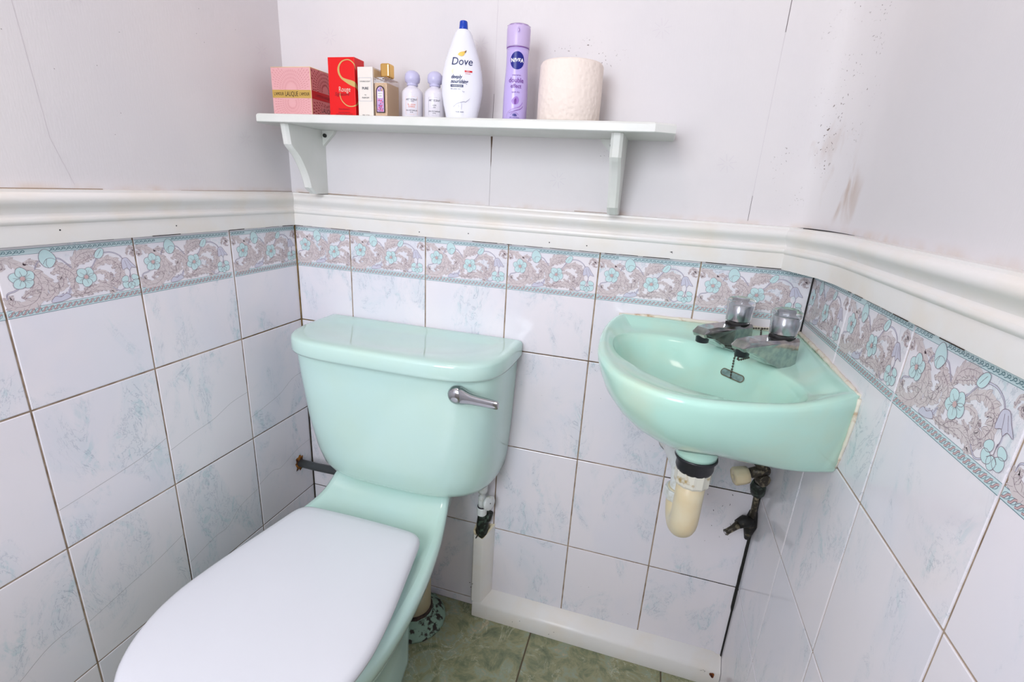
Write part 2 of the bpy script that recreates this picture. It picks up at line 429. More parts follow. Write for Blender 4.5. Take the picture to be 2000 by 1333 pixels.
def flower(art, cx, cy, r, rot=0.0, layer=4, skip=None):
    for k in range(5):
        a = rot + 2 * PI * k / 5
        art.filled(ell(cx + math.cos(a) * r * 0.56, cy + math.sin(a) * r * 0.56, r * 0.45, r * 0.46, a, 14, 0.06, k), AQUAF, PLUM, 0.45, layer + k % 2 * 2)
        art.line([(cx + math.cos(a) * r * 0.25, cy + math.sin(a) * r * 0.25), (cx + math.cos(a + 0.12) * r * 0.7, cy + math.sin(a + 0.12) * r * 0.7)], 0.3, PLUM, layer + 5)
    for k in range(12):
        a = 2 * PI * k / 12
        art.line([(cx, cy), (cx + math.cos(a) * r * 0.32, cy + math.sin(a) * r * 0.32)], 0.35, PLUM, layer + 5)
    art.poly(ell(cx, cy, r * 0.2, r * 0.2), ROSE, layer + 6)
def border_art():
    """one border tile, u 0..202 mm, v in mm above the lower line (0) to the rail (103)"""
    A = Art(); W_ = 201.0; u0 = 1.5
    # lower rope band and upper scroll band
    A.poly([(u0, 0.0), (W_, 0.0), (W_, 11.8), (u0, 11.8)], AQUA, 0)
    A.line([(u0, 0.3), (W_, 0.3)], 0.7, TEAL, 1); A.line([(u0, 11.6), (W_, 11.6)], 0.5, TEAL, 1)
    for k in range(24):
        x = u0 + 5 + k * 8.15
        A.filled(ell(x, 5.9, 4.1, 2.9, 0.5, 12), AQUA, TEAL, 0.45, 1)
        A.line(catmull([(x - 4.4, 3.0), (x - 1.2, 4.0), (x + 1.4, 7.8), (x + 4.4, 8.9)], 4), 1.7, ROSE, 3)
        A.line(catmull([(x - 4.6, 3.6), (x - 1.6, 4.8), (x + 0.8, 8.4), (x + 3.8, 9.7)], 4), 0.4, PLUM, 4)
        A.line(catmull([(x - 4.0, 2.3), (x - 0.6, 3.2), (x + 2.0, 7.0), (x + 4.8, 8.1)], 4), 0.4, PLUM, 4)
    A.poly([(u0, 88.6), (W_, 88.6), (W_, 96.6), (u0, 96.6)], AQUA, 0)
    A.line([(u0, 96.6), (W_, 96.6)], 0.7, TEAL, 1); A.line([(u0, 88.8), (W_, 88.8)], 0.5, TEAL, 1)
    for k in range(26):
        x = u0 + 4 + k * 7.5
        if 42 < x < 68: continue
        A.line(catmull([(x - 4, 90.8), (x - 1.5, 91.4), (x + 0.6, 94.2), (x + 2.6, 94.6), (x + 3.4, 92.8), (x + 2.0, 91.7), (x + 1.0, 92.8)], 3), 0.9, TEAL, 2)
        A.line(catmull([(x - 2, 95.0), (x - 0.4, 93.4), (x + 0.2, 91.0)], 3), 0.5, TEAL, 2)
    # acanthus foliage
    leaf(A, [(2, 84), (16, 82), (30, 72), (44, 60), (50, 44), (46, 28), (34, 17), (16, 15), (7, 22), (9, 30), (14, 28)], 8.5, 9)
    leaf(A, [(2, 78), (6, 70), (10, 76), (4, 82)], 3, 2)
    leaf(A, [(50, 62), (58, 50), (64, 38), (74, 34), (80, 42), (78, 50), (72, 48)], 6.5, 5, seedv=1)
    leaf(A, [(44, 46), (58, 42), (66, 32), (58, 22), (46, 20)], 6, 4, seedv=2)
    leaf(A, [(72, 74), (78, 66), (90, 58), (96, 46), (92, 30), (96, 20)], 7.5, 6, seedv=1)
    leaf(A, [(92, 22), (110, 20), (128, 26), (146, 22), (150, 15), (143, 13)], 6.0, 6)
    leaf(A, [(82, 20), (100, 18), (118, 20), (134, 19)], 3.6, 6, seedv=2)
    leaf(A, [(98, 60), (102, 74), (112, 82), (126, 84), (133, 80)], 7.0, 5)
    leaf(A, [(100, 66), (112, 70), (122, 74), (130, 74)], 4.0, 4, seedv=1)
    leaf(A, [(122, 54), (134, 64), (150, 68), (163, 60), (167, 46), (160, 32), (150, 32), (149, 42), (154, 44)], 7.2, 8, seedv=1)
    leaf(A, [(118, 44), (130, 50), (142, 48), (144, 40), (138, 38)], 3.6, 3)
    leaf(A, [(162, 30), (152, 22), (140, 30), (128, 36)], 4.8, 4, seedv=1)
    leaf(A, [(182, 72), (184, 82), (192, 84), (196, 78), (190, 76), (192, 70), (200, 70)], 3.6, 4)
    leaf(A, [(60, 14), (70, 20), (82, 22), (88, 32)], 3.4, 4, fill=PALEB)
    leaf(A, [(24, 26), (34, 34), (44, 36), (54, 34)], 4.2, 4)
    leaf(A, [(66, 56), (74, 60), (82, 56), (86, 48)], 4.2, 4)
    leaf(A, [(104, 20), (114, 28), (126, 30)], 3.6, 4)
    leaf(A, [(34, 74), (42, 78), (50, 74), (52, 68)], 3.8, 3)
    leaf(A, [(154, 52), (160, 58), (168, 56), (170, 50)], 3.4, 3)
    # stems
    for st in ([(30, 50), (20, 40), (8, 36), (6, 28)], [(68, 80), (80, 78), (88, 70), (94, 62)], [(112, 48), (124, 60), (132, 72), (138, 80)],
               [(142, 80), (156, 80), (168, 74), (174, 66), (176, 60)], [(182, 48), (182, 40), (180, 34)], [(150, 22), (160, 14), (170, 18), (176, 24)],
               [(46, 66), (52, 76), (60, 78)]):
        s_ = catmull(st, 6); A.line(s_, 1.9, PALEB, 2); A.line([(x, y + 0.9) for x, y in s_], 0.35, PLUM, 3); A.line([(x, y - 0.9) for x, y in s_], 0.35, PLUM, 3)
    # flowers
    flower(A, 29, 55, 16, 0.35); flower(A, 112, 45, 16, 0.95)
    A.filled(catmull([(58, 70), (54, 80), (57, 90), (64, 94), (72, 88), (76, 78), (70, 68), (64, 66)], 3, True), AQUAF, PLUM, 0.5, 4)
    A.line(catmull([(58, 72), (63, 79), (70, 80), (75, 77)], 4), 0.4, PLUM, 6); A.line(catmull([(64, 66), (62, 72), (64, 79)], 4), 0.4, PLUM, 6)
    A.filled(catmull([(130, 74), (132, 82), (139, 88), (145, 86), (144, 78), (138, 72)], 3, True), AQUAF, PLUM, 0.5, 4)
    A.line([(134, 75), (141, 85)], 0.35, PLUM, 6)
    A.filled(catmull([(172, 66), (170, 56), (171, 48), (178, 51), (182, 46), (186, 51), (194, 49), (186, 60), (180, 68)], 3, True), PALEB, PLUM, 0.5, 4)
    A.line([(176, 64), (179, 51)], 0.35, PLUM, 6); A.line([(180, 64), (186, 52)], 0.35, PLUM, 6)
    for dx, dy, a, b, ro in ((-9, 4, 6.5, 5.5, 0.6), (-8, -6, 7.5, 6, -0.5), (0, -8, 6, 6.5, 0), (8, -5, 7.5, 6.5, 0.5), (8, 5, 6.5, 5, -0.5)):
        A.filled(ell(181 + dx, 28 + dy, a, b, ro, 14, 0.05), AQUAF, PLUM, 0.45, 4)
    A.line([(181, 38), (181, 28)], 0.8, PLUM, 7); A.line([(181, 28), (174, 22)], 0.4, PLUM, 7); A.line([(181, 28), (188, 22)], 0.4, PLUM, 7)
    A.filled(catmull([(58, 14), (64, 22), (72, 20), (80, 24), (86, 18), (76, 14), (66, 12.6)], 3, True), PALEB, PLUM, 0.45, 3)
    return A
BORDER = border_art()

# ------------------------------------------------------------------ tiled walls
random.seed(7)
ROWS = [(0.7850, 1.0310), (0.5316, 0.7850), (0.2781, 0.5316), (0.0247, 0.2781), (0.0, 0.0247)]
G = 0.0015    # half grout
def tiled_wall(mb, cols, frame, reverse=False, ustart=None):
    """cols: list of (s0, s1); frame(s, z, h) -> world. h>0 is into the room"""
    def sl(s0, s1, z0, z1):
        b = 0.0012
        o = (frame(s0, z0, -0.0016), frame(s1, z0, -0.0016), frame(s1, z1, -0.0016), frame(s0, z1, -0.0016))
        m_ = (frame(s0, z0, -0.0006), frame(s1, z0, -0.0006), frame(s1, z1, -0.0006), frame(s0, z1, -0.0006))
        i = (frame(s0 + b, z0 + b, 0), frame(s1 - b, z0 + b, 0), frame(s1 - b, z1 - b, 0), frame(s0 + b, z1 - b, 0))
        fs = [(8, 9, 10, 11)]
        for k in range(4):
            a, c = k, (k + 1) % 4; fs += [(a, c, c + 4, a + 4), (a + 4, c + 4, c + 8, a + 8)]
        mb.curoff = (random.uniform(-9, 9), random.uniform(-9, 9), random.uniform(-9, 9))
        mb.add(o + m_ + i, fs, TILE)
        mb.curoff = (0, 0, 0)
    for (s0, s1) in cols:
        for (z0, z1) in ROWS:
            g0 = G if z0 > 0 else 0.0
            if z1 - z0 < 0.03: sl(s0 + G, s1 - G, z0, z1 - G)
            else: sl(s0 + G, s1 - G, z0 + g0, z1 - G)
def slab(mb, pts_lo_hi, m):
    mb.box(pts_lo_hi[0], pts_lo_hi[1], m)

def cracks(mb, lines, frame, w=0.0006):
    A = Art()
    for ln in lines: A.line(catmull([(a * 1000, b * 1000) for a, b in ln], 6), w * 1000, CRACK, 0, taper=False)
    put(mb, A, lambda u, v, h: frame(u / 1000, v / 1000, h))
def grout_stain(mb, segs, frame, m, w=0.0022):
    A = Art()
    for (a, b) in segs:
        n = max(2, int(math.hypot(b[0] - a[0], b[1] - a[1]) / 0.006)); pts = []
        for k in range(n + 1):
            t = k / n; pts.append(((a[0] + (b[0] - a[0]) * t) * 1000 + random.uniform(-.3, .3), (a[1] + (b[1] - a[1]) * t) * 1000 + random.uniform(-.3, .3)))
        A.line(pts, w * 1000, m, 0)
    put(mb, A, lambda u, v, h: frame(u / 1000, v / 1000, h - 0.0013))

# back wall ---------------------------------------------------------
fb = lambda s, z, h: (s, -h, z)
mb = MB()
slab(mb, ((-0.06, 0.0015, 0), (W + 0.06, 0.07, CEIL)), GROUT)
slab(mb, ((0.0, -0.0003, 1.034), (W, 0.0016, CEIL)), PAPER)
J = [0.0, 0.1574, 0.3594, 0.5614, 0.7634, 0.9654, W]
colsB = list(zip(J[:-1], J[1:]))
tiled_wall(mb, colsB, fb)
for (a, b) in colsB:
    put(mb, BORDER, lambda u, v, h, a=a: fb(a + u / 1000, 0.9284 + v / 1000, h), lo=1.5, hi=(b - a) * 1000 - 1.5)
# paper seams and the split under the shelf
A = Art()
A.line([(512, 1108), (512, 1170), (511.5, 1250)], 0.5, SEAM, 0)
A.line([(512, 1267), (513, 1330)], 0.9, SEAM, 0); A.line([(513, 1330), (514, 1600), (515, 2280)], 0.45, SEAML, 0)
A.poly([(509.5, 1249), (514.0, 1249), (513.6, 1236), (512.6, 1222), (513.0, 1200), (512.2, 1186), (511.4, 1200), (511.0, 1225), (510.2, 1238)], mat('torn_paper_gap', s2l(96, 76, 62), 0.9), 0)
A.line([(1035, 1114), (1035, 1160)], 0.8, SEAM, 0); A.line([(1035, 1160), (1036, 1430)], 0.4, SEAML, 0); A.line([(1036, 1430), (1036, 1475), (1037, 1600)], 1.2, SEAM, 0)
A.line([(20, 1109), (180, 1110), (182, 1110)], 1.2, mat('dirty_gap', s2l(150, 128, 104), 0.9), 0)
A.line([(100, 1110.5), (300, 1110), (420, 1110)], 0.8, MATS['dirty_gap'], 0)
A.line([(700, 1110), (790, 1110)], 1.0, MATS['dirty_gap'], 0)
put(mb, A, lambda u, v, h: fb(u / 1000, v / 1000, h + 0.0004))
# embossed star sprigs in the paper
def star(A, cx, cy, r, m):
    for k in range(8):
        a = k * PI / 4 + 0.2; A.line([(cx + math.cos(a) * r * .3, cy + math.sin(a) * r * .3), (cx + math.cos(a) * r, cy + math.sin(a) * r)], 1.4, m, 0, taper=True)
EMB = mat('embossed_sprig', s2l(216, 210, 214), 0.6)
A = Art()
for cx, cy in ((130, 1440), (480, 1420), (980, 1215), (830, 1440), (660, 1170)): star(A, cx, cy, 17, EMB)
put(mb, A, lambda u, v, h: fb(u / 1000, v / 1000, h + 0.0004))
# stained grout
dk = [((0.9654, 0.5316), (W, 0.5316)), ((1.04, 0.2781), (W, 0.2781)), ((0.0, 0.2781), (0.20, 0.2781)), ((0.5614, 0.785), (0.80, 0.785)), ((0.60, 0.5316), (0.80, 0.5316))]
grout_stain(mb, dk[:3], fb, GROUTD); grout_stain(mb, [((0.0, 0.785), (0.09, 0.785))], fb, GROUTO, 0.003)
grout_stain(mb, dk[3:], fb, mat('brown_grout', s2l(120, 98, 80), 0.8, col2=s2l(72, 54, 42), nscale=120), 0.0014)
# black scuffs round the pipes in the corner
A = Art(); random.seed(3)
for k in range(26):
    x = random.uniform(1035, 1160); z = random.uniform(400, 600); l = random.uniform(1, 6)
    a = random.uniform(0.3, 2.4); A.line([(x, z), (x + l * .5 * math.cos(a), z + l * .5 * math.sin(a)), (x + l * math.cos(a + .4), z + l * math.sin(a + .4))], random.uniform(.4, 1.2), BLACK, 0)
for k in range(60):
    x = random.uniform(20, 1150); z = random.uniform(80, 900); A.poly(ell(x, z, random.uniform(.3, .8), random.uniform(.3, .8), 0, 6), GROUTD, 0)
put(mb, A, lambda u, v, h: fb(u / 1000, v / 1000, h + 0.0002))
struct(mb.build('wall_back'))

# left wall -----------------------------------------------------------
fl = lambda s, z, h: (h, -s, z)
mb = MB()
slab(mb, ((-0.07, YF - 0.06, 0), (-0.0015, 0.07, CEIL)), GROUT)
slab(mb, ((-0.0016, YF, 1.034), (0.0003, 0.0, CEIL)), PAPER)
J = [0.0, 0.1997, 0.4062, 0.6027, 0.8047, 1.0067, 1.2087, 1.4107, 1.6127, 1.75]
colsL = list(zip(J[:-1], J[1:]))
tiled_wall(mb, colsL, fl)
for (a, b) in colsL[:6]:
    put(mb, BORDER, lambda u, v, h, b=b: fl(b - u / 1000, 0.9284 + v / 1000, h), lo=1.5, hi=(b - a) * 1000 - 1.5)
cracks(mb, [
    [(0.0, 0.640), (0.05, 0.635), (0.10, 0.610), (0.15, 0.598), (0.198, 0.588)],
    [(0.0, 0.430), (0.06, 0.424), (0.12, 0.405), (0.15, 0.412), (0.198, 0.400)],
    [(0.202, 0.392), (0.26, 0.380), (0.30, 0.352), (0.34, 0.350), (0.404, 0.335)],
    [(0.202, 0.655), (0.25, 0.648), (0.30, 0.630), (0.35, 0.622), (0.404, 0.610)],
    [(0.408, 0.640), (0.46, 0.625), (0.55, 0.612), (0.601, 0.606)],
    [(0.408, 0.412), (0.47, 0.395), (0.53, 0.385), (0.60, 0.372)],
    [(0.605, 0.385), (0.66, 0.380), (0.72, 0.350), (0.80, 0.330)]], fl)
grout_stain(mb, [((0.0, 0.785), (0.197, 0.785)), ((0.0, 0.70), (0.0005, 0.90))], fl, GROUTO, 0.0032)
grout_stain(mb, [((0.0, 0.5316), (0.40, 0.5316)), ((0.0, 0.2781), (0.25, 0.2781)), ((0.1997, 0.28), (0.1997, 0.50)), ((0.4062, 0.25), (0.4062, 0.40)), ((0.1997, 0.0247), (0.8, 0.0247))], fl, mat('brown_grout', (0.1, 0.1, 0.1)), 0.0018)
A = Art()
A.line([(0, 1109.5), (120, 1109.5), (300, 1108.5)], 0.8, MATS['dirty_gap'], 0); A.line([(440, 1109), (800, 1109)], 1.2, MATS['dirty_gap'], 0)
A.line([(480, 1115), (500, 1180), (520, 1500)], 0.4, SEAML, 0)
for cx, cy in ((130, 1215), (60, 1400), (430, 1390)): star(A, cx, cy, 17, EMB)
for k in range(12):
    x = random.uniform(100, 600); z = random.uniform(1130, 1500); A.poly(ell(x, z, .8, .5, 0.5, 6), SEAM, 0)
put(mb, A, lambda u, v, h: fl(u / 1000, v / 1000, h + 0.0004))
struct(mb.build('wall_left'))

# right wall ------------------------------------------------------------
fr = lambda s, z, h: (W - h, -s, z)
mb = MB()
slab(mb, ((W + 0.0015, YF - 0.06, 0), (W + 0.07, 0.07, CEIL)), GROUT)
J = [0.0] + [0.1949 + 0.202 * k for k in range(8)] + [1.75]
colsR = list(zip(J[:-1], J[1:]))
tiled_wall(mb, colsR, fr)
for k, (a, b) in enumerate(colsR[:6]):
    u_off = a - (0.202 - (b - a))
    put(mb, BORDER, lambda u, v, h, o=u_off: fr(o + u / 1000, 0.9284 + v / 1000, h), lo=1.5 + (0.202 - (b - a)) * 1000, hi=200.5)
# plastered upper part, boxed across the corner
prof = [(1.090, -0.0), (1.117, -0.0035), (1.135, -0.020), (1.150, -0.052), (1.161, -0.092), (1.1675, -0.135), (1.1695, -0.175), (1.1699, -0.21), (1.1700, YF)]
pf = catmull(prof[:-1], 6) + [(1.1700, -0.6), (1.1700, -1.2), prof[-1]]
rings = [[(x, y, z) for x, y in pf] for z in (1.034, 1.2, 1.5, CEIL)]
mb.loft(rings, PAPER, smooth=True, closed=False)
grout_stain(mb, [((0.0, 0.2781), (0.03, 0.2781)), ((0.30, 0.2781), (0.36, 0.2781))], fr, GROUTD)
cr = [(x - 0.0004, y - 0.0006, 1.1078 - 0.0005) for x, y in pf if x > 1.10 and y > -0.15]
mb.tube(cr, [0.0006 + 0.0012 * math.sin(PI * k / (len(cr) - 1)) for k in range(len(cr))], BLACK, 6)
struct(mb.build('wall_right'))
# mouldy sealant down the corner
mb = MB(); random.seed(5); pth = []; rad = []
for k in range(90):
    z = 0.002 + k * 0.0115; pth.append((W - 0.0010, -0.0010, z))
    r = 0.0026
    if 0.22 < z < 0.60: r = 0.0044 + random.uniform(0, 0.0006)
    if z > 0.62: r = 0.0015
    rad.append(r)
mb.tube(pth, rad, BLACK, 8)
o = mb.build('trim_5'); struct(o)
mb = MB(); mb.tube([(0.001, -0.001, 0.002), (0.001, -0.001, 0.60)], 0.0022, GROUTD, 8); mb.tube([(0.001, -0.001, 0.60), (0.001, -0.001, 1.03)], 0.0020, GROUTO, 8)
struct(mb.build('trim_6'))

# wall behind the camera with the window, ceiling, floor
mb = MB()
x0, x1, z0, z1 = 0.08, 0.76, 0.98, 1.94
for lo, hi in (((-0.06, YF - 0.06, 0), (x0, YF, CEIL)), ((x1, YF - 0.06, 0), (W + 0.06, YF, CEIL)), ((x0, YF - 0.06, 0), (x1, YF, z0)), ((x0, YF - 0.06, z1), (x1, YF, CEIL))):
    mb.box(lo, hi, PAPER)
struct(mb.build('wall_front'))
mb = MB()
for lo, hi in (((x0, YF - 0.05, z0), (x0 + 0.04, YF - 0.01, z1)), ((x1 - 0.04, YF - 0.05, z0), (x1, YF - 0.01, z1)), ((x0, YF - 0.05, z0), (x1, YF - 0.01, z0 + 0.04)), ((x0, YF - 0.05, z1 - 0.04), (x1, YF - 0.01, z1)),
               ((x0, YF - 0.045, 1.70), (x1, YF - 0.012, 1.73))):
    mb.box(lo, hi, GLOSS)
struct(mb.build('window_1'))
mb = MB(); mb.box((-0.06, YF - 0.06, CEIL), (W + 0.06, 0.07, CEIL + 0.05), CEILM); struct(mb.build('ceiling'))
mb = MB(); mb.box((-0.06, YF - 0.06, -0.06), (W + 0.06, 0.07, -0.0012), mat('floor_grout', s2l(96, 84, 66), 0.8))
FX = [0.011, 0.352, 0.693, 1.034, 1.375]; FY = [0.07, -0.305, -0.646, -0.987, -1.328, -1.669, -2.0]
for i in range(4):
    for j in range(6):
        a0 = max(0, FX[i]) + .002; a1 = min(W, FX[i + 1]) - .002; b1 = min(0, FY[j]) - (.002 if FY[j] < 0 else 0); b0 = max(YF, FY[j + 1]) + .002
        mb.curoff = (random.uniform(-9, 9), random.uniform(-9, 9), random.uniform(-9, 9)); mb.box((a0, b0, -0.002), (a1, b1, 0.0), FLOORT)
mb.curoff = (0, 0, 0)
struct(mb.build('floor'))

# ------------------------------------------------------------------ dado rail
RAILP = [(0, 1.0305), (0.0115, 1.0305), (0.0120, 1.034), (0.0120, 1.0590), (0.0150, 1.0615), (0.0160, 1.0650), (0.0150, 1.0685), (0.0115, 1.0710), (0.0100, 1.0740),
         (0.0112, 1.0785), (0.0150, 1.0835), (0.0195, 1.0885), (0.0215, 1.0935), (0.0210, 1.0985), (0.0180, 1.1025), (0.0150, 1.1045), (0.0148, 1.1080), (0, 1.1085)]
def rail(mb, path, m=GLOSS, dz=0.0):
    """path in plan; profile grows to the left of the direction of travel"""
    n = len(path); rings = []
    for i, p in enumerate(path):
        def nrm(a, b):
            dx, dy = b[0] - a[0], b[1] - a[1]; d = math.hypot(dx, dy); return (-dy / d, dx / d)
        if i == 0: nx, ny = nrm(path[0], path[1]); k = 1
        elif i == n - 1: nx, ny = nrm(path[-2], path[-1]); k = 1
        else:
            a = nrm(path[i - 1], p); b = nrm(p, path[i + 1]); nx, ny = a[0] + b[0], a[1] + b[1]; d = math.hypot(nx, ny); nx /= d; ny /= d
            k = 1 / max(0.4, nx * a[0] + ny * a[1])
        rings.append([(p[0] + nx * d_ * k, p[1] + ny * d_ * k, z + dz) for d_, z in RAILP])
    mb.loft(rings, m, True, True, smooth=True)
def sharpen(o, ang=35):
    me = o.data
    try: me.set_sharp_from_angle(angle=math.radians(ang))
    except Exception: pass
    return o
mb = MB(); rail(mb, [(-0.0, YF), (0.0, -0.03), (0.0, -0.0)][::-1]); 
# mitre the inner left corner
for i, v in enumerate(mb.v):
    if v[1] > -0.029: mb.v[i] = (v[0], -v[0], v[2])
o = struct(sharpen(mb.build('trim_1')))
mb = MB(); rail(mb, [(1.130, 0), (0.03, 0), (0, 0)])
for i, v in enumerate(mb.v):
    if v[0] < 0.029: mb.v[i] = (-v[1], v[1], v[2])
struct(sharpen(mb.build('trim_2')))
mb = MB(); rail(mb, [(W, YF), (W, -0.20), (1.1675, -0.150), (1.158, -0.095), (1.118, -0.006)], dz=-0.001)
struct(sharpen(mb.build('trim_3')))
# dirty line under the rails and nail holes
mb = MB(); A = Art(); random.seed(11)
def dash(A, a, b, z):
    x = a
    while x < b:
        l = random.uniform(6, 60); l = min(l, b - x)
        if random.random() < 0.68: A.line([(x, z + random.uniform(-.3, .3)), (x + l, z + random.uniform(-.3, .3))], random.uniform(.6, 1.5), GROUTD, 0)
        x += l + random.uniform(2, 16)
A = Art(); dash(A, 5, 1120, 1030.2); put(mb, A, lambda u, v, h: (u / 1000, -0.0122, v / 1000))
A = Art(); dash(A, 5, 900, 1030.2); put(mb, A, lambda u, v, h: (0.0122, -u / 1000, v / 1000))
A = Art(); dash(A, 110, 700, 1029.4); put(mb, A, lambda u, v, h: (W - 0.0122, -u / 1000, v / 1000))
A = Art()
for x, z in ((470, 1046), (655, 1042), (735, 1042), (905, 1044), (180, 1090), (350, 1040)): A.poly(ell(x, z, 1.3, 1.3, 0, 8), BLACK, 0)
for x, z in ((905, 1044),): A.line([(x - 3, z), (x + 2, z + 1), (x + 2, z - 3)], 0.8, BLACK, 0)
put(mb, A, lambda u, v, h: (u / 1000, -0.01215, v / 1000))
A = Art()
for x, z in ((330, 1046), (520, 1050), (700, 1044)): A.poly(ell(x, z, 1.3, 1.3, 0, 8), BLACK, 0)
put(mb, A, lambda u, v, h: (0.01215, -u / 1000, v / 1000))
o = mb.build('trim_7'); struct(o)
# ------------------------------------------------------------------ pipe boxing along the foot of the back wall
t = thing('pipe_boxing', 'white painted boxing hiding pipes, running along the floor and up beside the toilet', 'boxing', (0.53, -0.02, 0))
def boxing(mb, pts, p0, p1, horiz):
    pass
mb = MB()
pr = [(0, 0), (-0.0345, 0), (-0.0355, 0.004), (-0.0350, 0.043), (-0.0325, 0.048), (-0.0280, 0.0515), (-0.0015, 0.074), (0, 0.0745)]
xs = [0.521, 0.524, 0.8, 1.150, 1.158, W - 0.001]
rings = []
for x in xs:
    k = 1.0 if 0.522 < x < 1.155 else (0.96 if x < 1 else 0.93)
    rings.append([(x, y * k - 0.0003, z * k) for y, z in pr])
mb.loft(rings, GLOSS, True, True, smooth=True)
A = Art(); A.poly(ell(1150, 37, 5.5, 8, 0.3, 12, 0.2), RUST, 0); A.poly(ell(1150, 35, 3, 4.5, 0.3, 10, 0.2), mat('dark_rust', s2l(70, 30, 14), 0.9), 1)
A.line([(1128, 46), (1134, 43), (1131, 40)], 0.8, BLACK, 0); A.line([(1122, 41), (1127, 44)], 0.6, BLACK, 0)
for x, z in ((640, 20), (660, 30), (742, 14), (755, 26)): A.poly(ell(x, z, 1.4, .8, 0.4, 7), GROUTD, 0)
put(mb, A, lambda u, v, h: (u / 1000, -0.0361 - h, v / 1000))
sharpen(mb.build('horizontal_section', t), 50)
mb = MB()
# plan profile of the upright section with a broken top
pp = [(0.513, -0.0003), (0.5155, -0.030), (0.519, -0.0335), (0.541, -0.0335), (0.545, -0.032), (0.5655, -0.004), (0.566, -0.0003)]
rings = [[(x, y, z) for x, y in pp] for z in (0.050, 0.15, 0.24)]
top = [0.283, 0.281, 0.272, 0.262, 0.264, 0.290, 0.292]
rings.append([(x, y, tz) for (x, y), tz in zip(pp, top)])
mb.loft(rings, GLOSS, True, False, smooth=True)
ip = [(0.517, -0.004), (0.520, -0.028), (0.523, -0.029), (0.539, -0.029), (0.542, -0.027), (0.558, -0.006), (0.559, -0.004)]
mb.loft([[(x, y, tz) for (x, y), tz in zip(pp, top)], [(x, y, tz - 0.001) for (x, y), tz in zip(ip, top)], [(x, y, 0.23) for x, y in ip]], CREAM, False, True, smooth=False)
A = Art()
for x, z in ((512, 110), (520, 108), (516, 96)): A.poly(ell(x, z, 1.8, 1.2, 0.4, 7), GROUTD, 0)
put(mb, A, lambda u, v, h: (u / 1000, -0.0338 - h, v / 1000))
sharpen(mb.build('upright_section', t), 45)

# ------------------------------------------------------------------ toilet
TX = 0.336
toilet = thing('toilet', 'mint green close-coupled toilet with white seat lid closed', 'toilet', (TX, -0.30, 0))
def pan_outline(yb, wb, ym, wm, yf, rc=0.03):
    """half outline from the middle of the back to the middle of the front"""
    pts = [(0.0, yb), (wb * 0.5, yb), (wb - rc, yb)]
    for k in range(1, 5):
        a = PI / 2 * k / 4; pts.append((wb - rc + rc * math.sin(a), yb - rc + rc * math.cos(a)))
    y0 = yb - rc
    for k in range(1, 33):
        t_ = k / 32; pts.append((wb + (wm - wb) * math.sin(PI / 2 * t_) ** 1.15, y0 + (ym - y0) * t_))
    e = 2.25
    for k in range(1, 17):
        a = PI / 2 * k / 16; pts.append((wm * math.cos(a) ** (2 / e), ym + (yf - ym) * math.sin(a) ** (2 / e)))
    return pts
LV = [(0.000, -0.20, 0.088, -0.36, 0.106, -0.490), (0.006, -0.20, 0.089, -0.36, 0.107, -0.491), (0.022, -0.20, 0.089, -0.36, 0.107, -0.490), (0.10, -0.19, 0.086, -0.36, 0.104, -0.485),
      (0.17, -0.17, 0.089, -0.38, 0.112, -0.512), (0.24, -0.12, 0.100, -0.41, 0.140, -0.585), (0.30, -0.07, 0.112, -0.43, 0.168, -0.650), (0.340, -0.03, 0.124, -0.435, 0.185, -0.690),
      (0.362, -0.02, 0.130, -0.44, 0.1935, -0.701), (0.378, -0.02, 0.133, -0.44, 0.1975, -0.706), (0.392, -0.02, 0.135, -0.44, 0.1985, -0.707), (0.400, -0.021, 0.134, -0.44, 0.1960, -0.704),
      (0.4045, -0.025, 0.130, -0.44, 0.1900, -0.698), (0.406, -0.032, 0.122, -0.44, 0.1800, -0.688)]
def ledge(y, z):
    k = smoothstep(0.30, 0.40, z)
    return z + k * 0.048 * math.exp(-max(0.0, -y - 0.140) / 0.036)
mb = MB(); rings = []
for z, *a in LV:
    h = pan_outline(*a)
    full = [(TX + x, y) for x, y in h] + [(TX - x, y) for x, y in h[-2:0:-1]]
    rings.append([(x, y, ledge(y, z)) for x, y in full])
mb.loft(rings, MINT, True, False)
h = pan_outline(*LV[-1][1:]); z = LV[-1][0]
cols = 12; grid = [[(TX + x * (1 - 2 * c / cols), y, ledge(y, z) - (0.003 + 0.009 * math.exp(-((y + 0.225) / 0.05) ** 2)) * (1 - abs(1 - 2 * c / cols) ** 4)) for c in range(cols + 1)] for x, y in h]
mb.loft(grid, MINT, closed=False)
pan = sharpen(mb.build('pan', toilet), 60)
# cistern
CX = 0.3505
def dshape(cx, a, b, n, yb=-0.004, bow=0.0, N=40):
    pts = []
    for k in range(N + 1):
        t_ = PI * k / N; c = math.cos(t_); s_ = math.sin(t_)
        x = a * (abs(c) ** (2 / n)) * (1 if c > 0 else -1); y = yb - (b + yb) * (abs(s_) ** (2 / n))
        pts.append((cx + x, y))
    return pts
mb = MB(); rings = []
for z, a, b, n in ((0.452, 0.125, 0.110, 3.0), (0.4535, 0.185, 0.150, 3.0), (0.458, 0.210, 0.168, 3.1), (0.466, 0.2235, 0.178, 3.2), (0.480, 0.2310, 0.184, 3.3), (0.52, 0.237, 0.188, 3.8), (0.60, 0.2425, 0.193, 4.6),
                   (0.70, 0.2465, 0.197, 5.4), (0.778, 0.2485, 0.200, 6.0)):
    rings.append([(x, y, z) for x, y in dshape(CX, a, b, n)])
mb.loft(rings, MINT, True, True)
cis = sharpen(mb.build('cistern', toilet), 70)
mb = MB(); rings = []
LX = 0.3510
